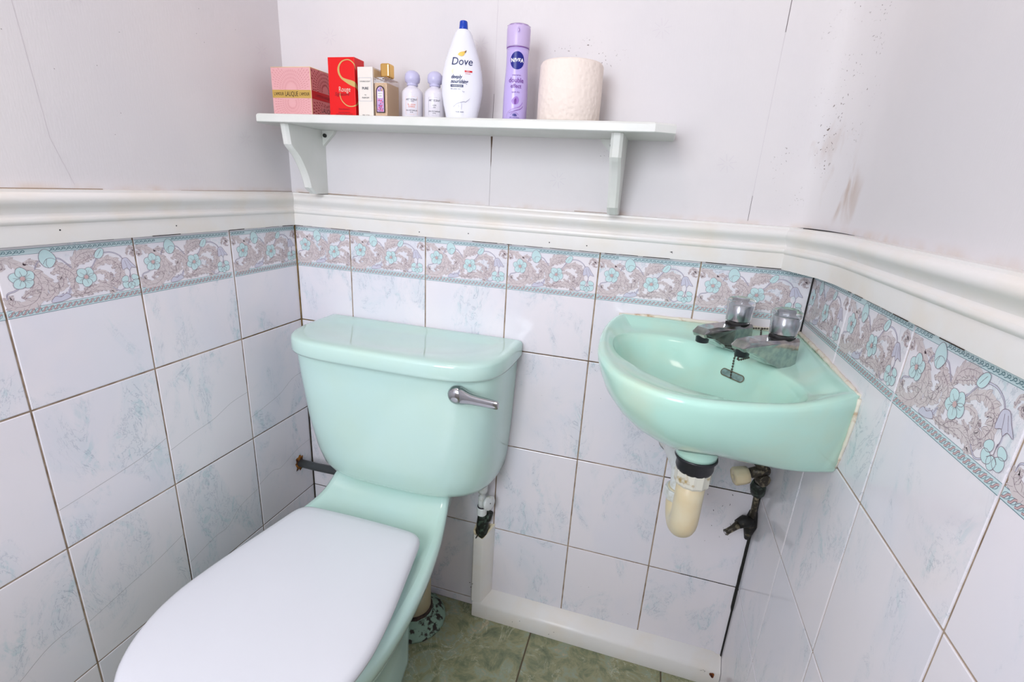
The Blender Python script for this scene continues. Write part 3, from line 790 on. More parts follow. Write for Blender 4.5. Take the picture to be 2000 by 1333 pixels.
for z, a, b, n in ((0.7735, 0.244, 0.206, 4.6), (0.7725, 0.250, 0.214, 4.6), (0.7745, 0.2565, 0.2225, 4.6), (0.780, 0.2580, 0.2250, 4.6), (0.8035, 0.2580, 0.2255, 4.5), (0.8075, 0.2568, 0.2242, 4.5), (0.8105, 0.2540, 0.2215, 4.4), (0.8124, 0.2490, 0.2160, 4.3), (0.8128, 0.240, 0.206, 4.1)):
    rings.append([(x, y, z) for x, y in dshape(LX, a, b, n)])
mb.loft(rings, MINT, False, False)
# dished oval panel on the lid
def lerp_ring(A_, B_, t_, z): return [(a[0] + (b[0] - a[0]) * t_, a[1] + (b[1] - a[1]) * t_, z) for a, b in zip(A_, B_)]
outer = dshape(LX, 0.240, 0.206, 4.1)
inner = [(LX + 0.215 * math.cos(PI * k / 40) * 1.0, -0.045 - 0.145 * abs(math.sin(PI * k / 40)) ** 0.75) for k in range(41)]
inner2 = [(LX + 0.200 * math.cos(PI * k / 40), -0.050 - 0.125 * abs(math.sin(PI * k / 40)) ** 0.75) for k in range(41)]
backl = [(LX + 0.215 * math.cos(PI * k / 40), -0.045 + 0.0 * k) for k in range(41)]
# full loops: front half + back half of the oval
def loop(front, yb, aa, bb):
    return front + [(LX - aa * math.cos(PI * k / 12), yb + bb * math.sin(PI * k / 12)) for k in range(1, 12)]
o_full = outer + [(LX - 0.240 * (1 - 2 * k / 12), -0.004) for k in range(1, 12)]
i1 = loop(inner, -0.045, 0.215, 0.025); i2 = loop(inner2, -0.050, 0.200, 0.020)
i3 = [(LX + (x - LX) * 0.5, -0.10 + (y + 0.10) * 0.5) for x, y in i2]
mb.loft([[(x, y, 0.8128) for x, y in o_full], [(x, y, 0.8128) for x, y in i1], [(x, y, 0.8085) for x, y in i2], [(x, y, 0.8082) for x, y in i3]], MINT, False, True)
lid = sharpen(mb.build('cistern_lid', toilet), 70)
# flush lever
mb = MB()
bx, bz = 0.5300, 0.7435; yl = -0.196
mb.lathe([(0.012, 0), (0.0190, 0.001), (0.0205, 0.006), (0.0198, 0.011), (0.0165, 0.016), (0.010, 0.0195), (0.001, 0.0205)], CHROMEL, (bx, yl, bz), (0, -1, 0), 28)
rings = []
for u, hw, th, oy, oz in ((0.000, 0.0190, 0.008, -0.008, 0.0), (0.012, 0.0175, 0.0095, -0.0110, 0.0005), (0.024, 0.0135, 0.0090, -0.0150, 0.0010), (0.036, 0.0108, 0.0080, -0.0185, 0.0014), (0.055, 0.0096, 0.0068, -0.0230, 0.0022), (0.080, 0.0086, 0.0055, -0.0280, 0.0032), (0.092, 0.0082, 0.0050, -0.0300, 0.0036), (0.095, 0.0070, 0.0036, -0.0305, 0.0038)):
    ring = []
    for k in range(16):
        a = 2 * PI * k / 16; ca, sa = math.cos(a), math.sin(a); e = 0.6
        ring.append((bx + u, yl + oy + th * math.copysign(abs(ca) ** e, ca), bz + oz + hw * math.copysign(abs(sa) ** e, sa)))
    rings.append(ring)
mb.loft(rings, CHROMEL, True, True)
o = mb.build('flush_lever', cis); o['label'] = 'chrome flush lever on the front right of the tank'
# seat lid and ring
def seat_outline(sc=1.0, dz=0.0, grow=0.0):
    H = [(0.0, 0.0), (0.06, -0.001), (0.120, -0.004), (0.141, -0.012), (0.151, -0.028), (0.158, -0.062), (0.168, -0.115), (0.181, -0.185), (0.1890, -0.245), (0.1910, -0.290), (0.184, -0.340), (0.164, -0.392), (0.132, -0.434), (0.085, -0.464), (0.035, -0.477), (0.0, -0.479)]
    c = catmull(H, 4)
    cy = -0.24; out = []
    for x, y in c:
        d = math.hypot(x, y - cy) or 1; out.append((x + x / d * grow, y + (y - cy) / d * grow))
    full = out + [(-x, y) for x, y in out[-2:0:-1]]
    a = math.radians(0.4); ca, sa = math.cos(a), math.sin(a)
    return [(0.3385 + x * ca - y * sa, -0.264 + x * sa + y * ca) for x, y in full]
def seatz(y): return 0.0
mb = MB(); rings = []
for g, z in ((-0.004, 0.4275), (0.0, 0.4290), (0.0005, 0.433), (-0.001, 0.4385), (-0.005, 0.4435), (-0.011, 0.4465), (-0.025, 0.4490), (-0.055, 0.4510), (-0.100, 0.4520)):
    rings.append([(x, y, z) for x, y in seat_outline(grow=g)])
mb.loft(rings, SEATW, True, True)
sl_ = sharpen(mb.build('seat_lid', toilet), 70)
mb = MB(); rings = []
for g, z in ((-0.020, 0.4095), (-0.012, 0.4090), (-0.010, 0.414), (-0.012, 0.422), (-0.020, 0.4265)):
    rings.append([(x, y, z) for x, y in seat_outline(grow=g)])
mb.loft(rings, SEATW, True, True)
mb.build('seat', toilet)
mb = MB()
for sx_ in (-0.075, 0.075):
    mb = MB(); mb.lathe([(0.009, 0), (0.009, 0.05)], SEATW, (0.341 + sx_ - 0.025, -0.281, 0.4275), (1, 0, 0), 16)
    mb.lathe([(0.008, 0), (0.008, 0.016)], SEATW, (0.341 + sx_, -0.281, 0.408), (0, 0, 1), 16)
    mb.build('hinge', toilet)

# soil pipe behind the pan
t = thing('soil_pipe', 'cream soil pipe rising behind the toilet from a crumbling painted collar', 'pipe', (0.372, -0.092, 0))
mb = MB(); mb.lathe([(0.047, 0.012), (0.047, 0.25), (0.05, 0.26), (0.05, 0.30)], CREAM, (0.372, -0.092, 0), (0, 0, 1), 36); mb.build('pipe', t)
mb = MB(); random.seed(2)
prof = [(0.086, 0.0), (0.0875, 0.006), (0.082, 0.014), (0.072, 0.021), (0.060, 0.027), (0.052, 0.036), (0.0485, 0.040)]
rings = []
for r, z in prof:
    rings.append([(0.372 + (r + random.uniform(-.0015, .0015)) * math.cos(2 * PI * k / 60), -0.092 + (r + random.uniform(-.0015, .0015)) * math.sin(2 * PI * k / 60), max(0, z + random.uniform(-.0018, .0018)) if z > 0 else 0) for k in range(60)])
mb.loft(rings, CEMENT, True, False)
mb.lathe([(0.0475, 0.030), (0.0505, 0.033), (0.0520, 0.040), (0.0500, 0.046), (0.0472, 0.047)], mat('black_grime', s2l(34, 26, 24), 0.9, col2=s2l(80, 60, 54), nscale=120, bump=1, bscale=150), (0.372, -0.092, 0), (0, 0, 1), 40, capa=False, capb=False)
o = mb.build('floor_collar', t); o['label'] = 'crumbling green painted cement collar'

# overflow pipe through the left wall
t = thing('overflow_pipe', 'dark grey plastic overflow pipe from the left wall to the toilet tank', 'pipe', (0.0, -0.050, 0.380))
mb = MB(); mb.tube([(-0.0, -0.052, 0.379), (0.060, -0.062, 0.386), (0.135, -0.075, 0.398), (0.17, -0.085, 0.408), (0.18, -0.09, 0.425), (0.182, -0.092, 0.455)], 0.0108, GREYP, 20); mb.build('pipe', t)
mb = MB(); random.seed(9); ring0 = []; ring1 = []; ring2 = []
for k in range(28):
    a = 2 * PI * k / 28; r = random.uniform(0.014, 0.021) * (1.25 if abs(math.sin(a)) > 0.7 else 0.95)
    ring0.append((0.0002, -0.052 + r * math.cos(a), 0.379 + r * math.sin(a))); ring1.append((random.uniform(0.001, 0.004), -0.052 + r * .8 * math.cos(a), 0.379 + r * .8 * math.sin(a))); ring2.append((0.004, -0.052 + 0.009 * math.cos(a), 0.379 + 0.009 * math.sin(a)))
mb.loft([ring0, ring1, ring2], FOAM, False, False); o = mb.build('filler_patch', t); o['label'] = 'crumbled orange brown filler round the hole'

# cistern stop valve
t = thing('stop_valve', 'white plastic stop valve on the water feed under the right of the tank', 'valve', (0.540, -0.03, 0.29))
vx, vy = 0.5365, -0.030
mb = MB()
mb.lathe([(0.0105, 0.352), (0.0105, 0.39), (0.008, 0.392), (0.008, 0.402), (0.0115, 0.404), (0.0125, 0.41), (0.0125, 0.43), (0.010, 0.432), (0.010, 0.455)], WHITEP, (vx, vy, 0), (0, 0, 1), 24)
mb.lathe([(0.007, 0), (0.007, 0.012)], WHITEP, (vx + 0.006, vy - 0.003, 0.380), (1, -0.4, 0.1), 16)
mb.build('body', t)
mb = MB(); mb.lathe([(0.0110, 0.336), (0.0128, 0.338), (0.0132, 0.357), (0.0118, 0.359)], WHITEP, (vx, vy, 0), (0, 0, 1), 12, smooth=False); mb.lathe([(0.0118, 0), (0.0122, 0.004)], RUBBER, (vx, vy, 0.359), (0, 0, 1), 16); mb.build('compression_nut', t)
mb = MB(); mb.lathe([(0.016, 0), (0.0185, 0.001), (0.019, 0.009), (0.017, 0.010), (0.002, 0.0102)], WHITEP, (vx + 0.016, vy - 0.007, 0.3815), (1, -0.45, 0.12), 28)
mb.lathe([(0.0015, 0.0), (0.0015, 0.0004)], RUBBER, (vx + 0.0255, vy - 0.0112, 0.3827), (1, -0.45, 0.12), 10); mb.build('handwheel', t)
mb = MB(); mb.lathe([(0.012, 0.255), (0.0155, 0.275), (0.0165, 0.30), (0.0145, 0.318), (0.0125, 0.337)], VERDI, (vx, vy + 0.012, 0), (0, 0, 1), 16)
mb.tube([(vx, vy + 0.012, 0.30), (vx + 0.014, vy + 0.014, 0.315), (vx + 0.018, vy + 0.018, 0.335)], 0.008, VERDI, 10)
mb.tube([(vx - 0.004, vy - 0.004, 0.290), (vx - 0.006, vy - 0.008, 0.275), (vx - 0.010, vy - 0.010, 0.266)], 0.0016, BLACK, 6)
o = mb.build('pipe_tail', t); o['label'] = 'blackened green copper pipe tail'

# ------------------------------------------------------------------ wash basin
basin = thing('wash_basin', 'mint green corner wash basin fixed where two tiled walls meet', 'basin', (1.03, -0.20, 0.78))
BC = Vector((0.965, -0.220))
FRONT = catmull([(0.8215, 0.0), (0.8035, -0.055), (0.797, -0.125), (0.7995, -0.215), (0.806, -0.270), (0.822, -0.322), (0.846, -0.365), (0.880, -0.396), (0.915, -0.4145), (0.960, -0.4195), (1.005, -0.4115), (1.060, -0.392), (1.110, -0.366), (1.145, -0.342), (W, -0.3185)], 6)
EDGE = FRONT + [(W, -0.24), (W, -0.16), (W, -0.08), (W, 0.0), (1.09, 0.0), (1.0, 0.0), (0.91, 0.0)]
def ray_edge(th):
    d = Vector((math.cos(th), math.sin(th))); best = None
    for i in range(len(EDGE)):
        a = Vector(EDGE[i]); b = Vector(EDGE[(i + 1) % len(EDGE)]); e = b - a
        den = d.x * e.y - d.y * e.x
        if abs(den) < 1e-12: continue
        w_ = a - BC; t_ = (w_.x * e.y - w_.y * e.x) / den; u_ = (w_.x * d.y - w_.y * d.x) / den
        if t_ > 0 and -1e-6 <= u_ <= 1 + 1e-6 and (best is None or t_ > best): best = t_
    return BC + d * best
def bowl_edge(th, k=1.0):
    # oval whose long axis lies across the corner
    ax = Vector((-1, 1)).normalized(); ay = Vector((1, 1)).normalized()
    d = Vector((math.cos(th), math.sin(th))); p, q = d.dot(ax), d.dot(ay)
    r = 1 / math.sqrt((p / 0.176) ** 2 + (q / 0.113) ** 2)
    return r * k
corner_angles = [math.atan2(p[1] - BC.y, p[0] - BC.x) for p in ((W, -0.3185), (W, 0.0), (0.8215, 0.0))]
angs = sorted(set([round(2 * PI * k / 120 - PI, 5) for k in range(120)] + [round(a, 5) for a in corner_angles]))
NB = len(angs)
def onwall(p): return p.y > -0.0005 or p.x > W - 0.0005
def wallness(p):   # 1 near the walls, 0 at the free front
    return max(smoothstep(-0.10, -0.0, p.y), smoothstep(W - 0.10, W, p.x))
Q = Vector((1.035, -0.19))
def body_ring(z, ins, kr):
    ring = []
    for a in angs:
        o_ = ray_edge(a)
        if onwall(o_): 
            # slide along the wall towards the corner on the left end only
            p = Vector((o_.x, o_.y))
            if p.y > -0.0005: p.x = max(p.x, 0.8215 + ins * 1.1)
            else: p.y = max(p.y, -0.3185 + ins * kr)
        else:
            f = 1 - 0.84 * max(0.0, min(1.0, (o_.x - 0.985) / (W - 0.985)))
            d = Q - o_; p = o_ + d.normalized() * min(ins * f, d.length * 0.8)
        if p.y > -0.001: p.y = -0.0008
        if p.x > W - 0.001: p.x = W - 0.0008
        ring.append((p.x, p.y, z))
    return ring
def rb_(a):
    D = (ray_edge(a) - BC).length; e = bowl_edge(a); m_ = D - 0.022; k = 0.018
    h = max(0.0, min(1.0, 0.5 + 0.5 * (m_ - e) / k)); return m_ * (1 - h) + e * h - k * h * (1 - h)
def inward(a, dist):
    o_ = ray_edge(a); gap = (o_ - BC).length - rb_(a)
    d_ = min(dist, gap * min(0.95, dist / 0.055 * 0.95)) if gap < 0.06 else dist
    return o_ + (BC - o_).normalized() * d_
mb = MB(); rings = []
for z, ins, kr in ((0.772, 0.125, 0.16), (0.7735, 0.110, 0.15), (0.778, 0.094, 0.14), (0.786, 0.076, 0.12), (0.800, 0.055, 0.10), (0.820, 0.033, 0.08), (0.842, 0.0165, 0.05), (0.862, 0.0075, 0.03), (0.880, 0.0020, 0.0), (0.890, 0.0, 0.0)):
    rings.append(body_ring(z, ins, kr))
def crest(a):
    return 0.8985 + 0.007 * wallness(ray_edge(a))
def ringz(dist, f):
    out = []
    for a in angs:
        p = inward(a, dist); x, y = min(p.x, W - 0.0008), min(p.y, -0.0008); out.append((x, y, f(a, p)))
    return out
def rimz(a, p):
    o_ = ray_edge(a); d = (p - o_).length; gap = (o_ - BC).length - rb_(a); c = crest(a)
    up = -0.0035 * max(0.0, 1 - d / 0.008) ** 2
    return c + up - (c - 0.8872) * smoothstep(0.010, min(0.055, gap * 1.05), d)
for dd in (0.0015, 0.004, 0.008, 0.012, 0.018, 0.026, 0.038, 0.055): rings.append(ringz(dd, rimz))
for k_, dz in ((1.04, 0.8870), (1.0, 0.8850), (0.97, 0.880), (0.94, 0.871), (0.90, 0.856), (0.84, 0.838), (0.72, 0.818), (0.55, 0.802), (0.35, 0.793), (0.16, 0.789), (0.10, 0.788)):
    ring = []
    for a in angs:
        o_ = ray_edge(a); r = rb_(a) * k_
        if k_ > 1.0:
            q_ = inward(a, 0.055); r = rb_(a) + max(0.0, (q_ - BC).length - rb_(a)) * min(1, (k_ - 1) * 5)
        c = BC + (Vector((0.98, -0.262)) - BC) * max(0, min(1, (0.95 - k_) / 0.8))
        p = c + Vector((math.cos(a), math.sin(a))) * r
        ring.append((p.x, p.y, dz))
    rings.append(ring)
mb.loft(rings, MINTD, True, True)
bowl = sharpen(mb.build('bowl', basin), 80)
BASIN_MESH = bowl
mb = MB(); mb.lathe([(0.022, 0), (0.022, 0.0012), (0.017, 0.0016), (0.016, 0.0002)], CHROME, (0.978, -0.259, 0.7885), (0, 0, 1), 28); mb.build('drain', basin)
mb = MB(); mb.lathe([(0.040, 0.032), (0.036, 0.022), (0.0335, 0.006), (0.033, 0.0)], MINTD, (0.984, -0.268, 0.744), (0, 0, 1), 32); mb.build('drain_boss', basin)
# overflow slot in the back of the bowl
me = bowl.data
from mathutils.bvhtree import BVHTree
bv = BVHTree.FromPolygons([v.co + Vector(basin.location) for v in me.vertices], [list(p.vertices) for p in me.polygons])
def on_bowl(x, y):      # drop straight down onto the bowl surface
    return bv.ray_cast(Vector((x, y, 0.95)), Vector((0, 0, -1)))
SLOT0 = on_bowl(1.0238, -0.1403); SLOT1 = on_bowl(1.0481, -0.1650)
def capsule(mb, c0, c1, nrm, r, m, h=0.0, depth=None, m2=None):
    c0, c1 = Vector(c0), Vector(c1); ax = (c1 - c0).normalized(); nrm = (nrm - ax * nrm.dot(ax)).normalized(); b = nrm.cross(ax)
    def ring(rr, hh):
        out = []
        for k in range(12): a = PI / 2 + PI * k / 11; out.append(c0 + (ax * math.cos(a) + b * math.sin(a)) * rr + nrm * hh)
        for k in range(12): a = -PI / 2 + PI * k / 11; out.append(c1 + (ax * math.cos(a) + b * math.sin(a)) * rr + nrm * hh)
        return out
    return ring
if SLOT0[0] and SLOT1[0]:
    n_ = (SLOT0[1] + SLOT1[1]).normalized()
    if n_.z < 0: n_ = -n_
    mb = MB(); rg = capsule(mb, SLOT0[0], SLOT1[0], n_, 0.007, GREYP)
    mb.loft([rg(0.0070, 0.0016), rg(0.0060, 0.0022), rg(0.0052, 0.0020)], mat('grimy_slot_edge', s2l(104, 98, 80), 0.5), False, False)
    mb.loft([rg(0.0052, 0.0020), rg(0.0050, 0.0012)], mat('slot_inside', s2l(96, 120, 116), 0.35, col2=s2l(150, 176, 172), nscale=60), False, True)
    o = mb.build('overflow_slot', basin); o['label'] = 'dark pill-shaped overflow opening'
# sealant along both walls
mb = MB(); random.seed(4)
def bead(mb, pts, r, m):
    P = []; Rr = []
    for a, b in zip(pts[:-1], pts[1:]):
        n = max(2, int((Vector(b) - Vector(a)).length / 0.008))
        for k in range(n): P.append(Vector(a).lerp(Vector(b), k / n)); Rr.append(r * random.uniform(0.75, 1.2))
    P.append(Vector(pts[-1])); Rr.append(r); mb.tube(P, Rr, m, 8)
bead(mb, [(0.818, -0.002, 0.902), (0.90, -0.002, 0.9065), (W - 0.003, -0.002, 0.908)], 0.0042, SILI)
bead(mb, [(W - 0.002, -0.002, 0.908), (W - 0.002, -0.15, 0.908), (W - 0.002, -0.318, 0.902)], 0.0042, SILI)
bead(mb, [(W - 0.002, -0.320, 0.900), (W - 0.002, -0.322, 0.87), (W - 0.002, -0.318, 0.83), (W - 0.002, -0.307, 0.785)], 0.0030, SILI)
A = Art()
o = mb.build('sealant', basin); o['label'] = 'grubby cream sealant where the rim meets the tiles'

# ------------------------------------------------------------------ taps
def tap(label, cx, cy, base_z, ang):
    t = thing('basin_tap', label, 'tap', (cx, cy, base_z), 'twin basin taps with clear knobs')
    mt = Matrix.Translation((cx, cy, base_z)) @ Matrix.Rotation(ang, 4, 'Z')
    def xf(p): return mt @ Vector(p)
    # body: side profile (u forward, w up) swept across v with chamfers
    P = [(-0.024, 0.0), (0.020, 0.0), (0.034, 0.006), (0.050, 0.010), (0.058, 0.017), (0.082, 0.029), (0.104, 0.034), (0.108, 0.040), (0.098, 0.0500), (0.072, 0.0510), (0.030, 0.0485), (-0.022, 0.0475)]
    def hw(u): return 0.0205 - 0.0065 * smoothstep(0.02, 0.10, u)
    cu, cw = 0.02, 0.028
    rings = []
    for sgn, fr_, ins in ((-1, 1.0, 0.0045), (-1, 0.80, 0.0), (1, 0.80, 0.0), (1, 1.0, 0.0045)):
        ring = []
        for u, w_ in P:
            du = -ins if u > cu + 0.02 else (ins if u < cu - 0.02 else 0); dw = -ins if w_ > 0.045 else (0 if w_ < 0.001 else 0)
            if w_ > 0.001 and w_ <= 0.045 and u > 0.03: dw = ins * 0.3
            ring.append(xf((u + du * 0.6, sgn * hw(u) * fr_, w_ + dw)))
        rings.append(ring)
    mb = MB(); mb.loft(rings, CHROMED, True, True, smooth=False); mb.build('body', t)
    mb = MB(); mb.lathe([(0.0095, -0.013), (0.0110, -0.012), (0.0115, 0.0), (0.0115, 0.004)], RUBBER, xf((0.094, 0, 0.036)), (0, 0, 1), 20)
    mb.build('spout_nozzle', t)
    mb = MB(); mb.lathe([(0.0195, 0.0), (0.0205, 0.001), (0.0205, 0.0035), (0.018, 0.0045)], BLACK, xf((0, 0, 0.0472)), (0, 0, 1), 28); mb.build('collar', t)
    kz = 0.0515
    mb = MB(); mb.lathe([(0.0200, 0.0), (0.0210, 0.001), (0.0220, 0.018), (0.0236, 0.035), (0.0236, 0.040), (0.0200, 0.0440), (0.0120, 0.0455), (0.008, 0.0442), (0.001, 0.0438)], CLEAR, xf((0, 0, kz)), (0, 0, 1), 48, lobes=8, lamp=0.025)
    k_ = mb.build('knob', t); k_['label'] = 'clear acrylic knob'
    mb = MB(); mb.lathe([(0.0155, 0.002), (0.0163, 0.003), (0.0163, 0.0310), (0.0155, 0.0320), (0.001, 0.0321)], mat('satin_chrome', (0.50, 0.51, 0.55), 0.25, metal=1.0), xf((0, 0, kz)), (0, 0, 1), 40); mb.build('knob_core', k_)
    return t
TAPZ = 0.8868
tap('left chrome basin tap with clear knob, nearer the back wall', 1.036, -0.098, TAPZ, math.radians(-135 + 3))
tap('right chrome basin tap with clear knob, nearer the right wall', 1.098, -0.160, TAPZ, math.radians(-135 - 2))

# plug chain
mb = MB()
CH = [(1.072, -0.020, 0.9090), (1.085, -0.016, 0.9105), (1.110, -0.010, 0.9110), (1.097, -0.014, 0.9100), (1.094, -0.030, 0.9030)]
cp = catmull([CH[0], CH[1], CH[2], CH[3], CH[4], (1.078, -0.110, 0.8905), (1.066, -0.140, 0.8905), (1.050, -0.165, 0.8905), (1.034, -0.178, 0.890)], 14)
s0 = Vector(SLOT0[0]) if SLOT0[0] else Vector((1.02, -0.2, 0.86)); 
down = []
for px, py in ((1.0532, -0.1129), (1.0419, -0.1267), (1.0373, -0.1376), (1.0362, -0.1436), (1.0351, -0.1484), (1.0345, -0.1546)):
    h_ = on_bowl(px, py)
    if h_[0]:
        down.append(tuple(h_[0] + h_[1] * (0.003 if h_[1].z > 0 else -0.003)))
cp = catmull([tuple(p) for p in cp[::14]] + down, 16)
acc = 0; last = Vector(cp[0]); spots = [last]
for p in cp[1:]:
    p = Vector(p)
    if (p - spots[-1]).length >= 0.0046: spots.append(p)
for p in spots:
    mb.lathe([(0.0002, -0.0019), (0.0013, -0.0013), (0.0019, 0), (0.0013, 0.0013), (0.0002, 0.0019)], mat('dull_ball_chain', (0.10, 0.085, 0.07), 0.35, metal=0.8), p, (0, 0, 1), 8)
mb.tube([tuple(p) for p in cp], 0.0006, MATS['dull_ball_chain'], 6)
o = tag(mb.build('plug_chain'), 'dull ball chain trailing from behind the taps into the basin', 'chain')

# ------------------------------------------------------------------ basin trap
t = thing('basin_trap', 'yellowed plastic drain trap hanging under the basin', 'trap', (0.985, -0.22, 0.56))
tx, ty = 0.985, -0.268
mb = MB(); mb.lathe([(0.0335, 0.744), (0.0345, 0.740), (0.030, 0.733), (0.0305, 0.722), (0.0285, 0.716), (0.026, 0.714)], RUBBER, (tx, ty, 0), (0, 0, 1), 32); mb.build('washer', t)
mb = MB(); mb.lathe([(0.0275, 0.720), (0.0285, 0.716), (0.0285, 0.694), (0.0265, 0.690)], mat('stained_white_nut', s2l(222, 218, 204), 0.35, col2=s2l(176, 150, 96), nscale=60, lo=0.55, hi=0.68), (tx, ty, 0), (0, 0, 1), 36, lobes=12, lamp=0.03, smooth=False); mb.build('inlet_nut', t)
mb = MB(); path = [(tx, ty, 0.70), (tx, ty, 0.66), (tx, ty, 0.628)]
rx2, ry2 = 0.979, -0.206
mx, my = (tx + rx2) / 2, (ty + ry2) / 2; rr = math.hypot(tx - rx2, ty - ry2) / 2; ux, uy = (tx - mx) / rr, (ty - my) / rr
for k in range(1, 12):
    a = PI * k / 12; path.append((mx + ux * rr * math.cos(a), my + uy * rr * math.cos(a), 0.622 - rr * 1.02 * math.sin(a)))
path += [(rx2, ry2, 0.628), (rx2, ry2, 0.640)]
mb.tube(path, 0.0235, CREAM, 28); mb.build('u_bend', t)
mb = MB()
for a0 in ((rx2, ry2, 0.618),):
    mb.lathe([(0.0265, 0.0), (0.0285, 0.002), (0.0285, 0.018), (0.0265, 0.020)], WHITEP, a0, (0, 0, 1), 36, lobes=10, lamp=0.03, smooth=False)
mb.build('outlet_nut', t)
mb = MB(); mb.tube(catmull([(rx2, ry2, 0.630), (rx2, ry2 + 0.004, 0.648), (rx2, ry2 + 0.022, 0.660), (rx2 - 0.001, ry2 + 0.05, 0.660), (0.967, -0.06, 0.645), (0.967, -0.03, 0.636), (0.967, -0.002, 0.632)], 6), 0.0205, WHITEP, 24)
mb.build('waste_pipe', t)
mb = MB(); mb.lathe([(0.0275, 0), (0.0275, 0.010), (0.021, 0.012)], WHITEP, (0.967, -0.001, 0.632), (0, -1, 0), 28); mb.lathe([(0.0278, 0.0095), (0.0280, 0.0112)], GROUTD, (0.967, -0.001, 0.632), (0, -1, 0), 28, capa=False, capb=False); mb.build('wall_flange', t)

# ------------------------------------------------------------------ water feed valves in the corner
t = thing('isolating_valve', 'corroded isolating valve with cream knob under the basin', 'valve', (1.13, -0.075, 0.63))
mb = MB(); 
mb.tube([(1.128, -0.075, 0.628), (1.140, -0.070, 0.642), (1.140, -0.070, 0.668), (1.139, -0.075, 0.770)], 0.0075, BRASS, 14)
mb.lathe([(0.010, 0), (0.014, 0.002), (0.014, 0.018), (0.010, 0.020)], BRASS, (1.139, -0.071, 0.640), (0, 0, 1), 8, smooth=False)
mb.tube([(1.120, -0.077, 0.625), (1.138, -0.072, 0.632), (1.152, -0.060, 0.628)], 0.0105, BRASS, 12)
mb.tube([(1.128, -0.070, 0.655), (1.150, -0.060, 0.650)], 0.0135, BRASS, 10)
mb.lathe([(0.0125, -0.008), (0.0135, -0.006), (0.0135, 0.008), (0.0120, 0.009)], BRASS, (1.146, -0.070, 0.612), (0.5, -1, 0), 10, smooth=False)
mb.tube([(1.152, -0.045, 0.645), (1.112, -0.050, 0.668), (1.105, -0.060, 0.770)], 0.0065, BRASS, 12)
mb.build('body', t)
mb = MB(); mb.lathe([(0.010, 0), (0.0165, 0.002), (0.0180, 0.012), (0.0185, 0.028), (0.0165, 0.031), (0.004, 0.0315), (0.003, 0.029), (0.001, 0.029)], CREAM, (1.118, -0.077, 0.621), (-1, -0.25, -0.22), 28, lobes=8, lamp=0.03)
o = mb.build('knob', t); o['label'] = 'yellowed cream knob'
mb = MB(); mb.tube([(1.145, -0.060, 0.600), (1.146, -0.055, 0.585), (1.150, -0.045, 0.568), (1.155, -0.030, 0.556)], [0.012, 0.0155, 0.0145, 0.009], VERDI, 14)
o = mb.build('elbow', t); o['label'] = 'green corroded copper elbow'
mb = MB(); mb.tube([(1.152, -0.038, 0.562), (1.157, -0.024, 0.52), (1.159, -0.018, 0.44)], 0.0062, BRASS, 10); mb.build('riser_pipe', t)
t = thing('drain_cock', 'blackened brass stub tap in the corner, below the cream valve knob', 'valve', (1.14, -0.035, 0.465))
mb = MB(); mb.tube([(1.160, -0.014, 0.500), (1.158, -0.020, 0.470), (1.160, -0.010, 0.425)], [0.008, 0.015, 0.005], mat('black_crusted_brass', s2l(20, 18, 17), 0.6, col2=s2l(66, 60, 50), nscale=110, lo=0.6, hi=0.7, bump=0.8, bscale=120), 12)
mb.tube([(1.156, -0.024, 0.478), (1.142, -0.032, 0.482), (1.128, -0.040, 0.476)], [0.012, 0.0135, 0.010], MATS['black_crusted_brass'], 14); mb.build('body', t)
mb = MB(); mb.tube([(1.130, -0.040, 0.476), (1.118, -0.048, 0.468), (1.106, -0.056, 0.462)], [0.0085, 0.0065, 0.0062], BRASS, 12); mb.lathe([(0.0070, 0), (0.0070, 0.003)], BRASS, (1.106, -0.056, 0.462), (-1, -0.7, -0.5), 12); mb.lathe([(0.003, 0), (0.003, 0.0006)], CHROME, (1.1038, -0.0576, 0.4608), (-1, -0.7, -0.5), 10); mb.build('spout', t)

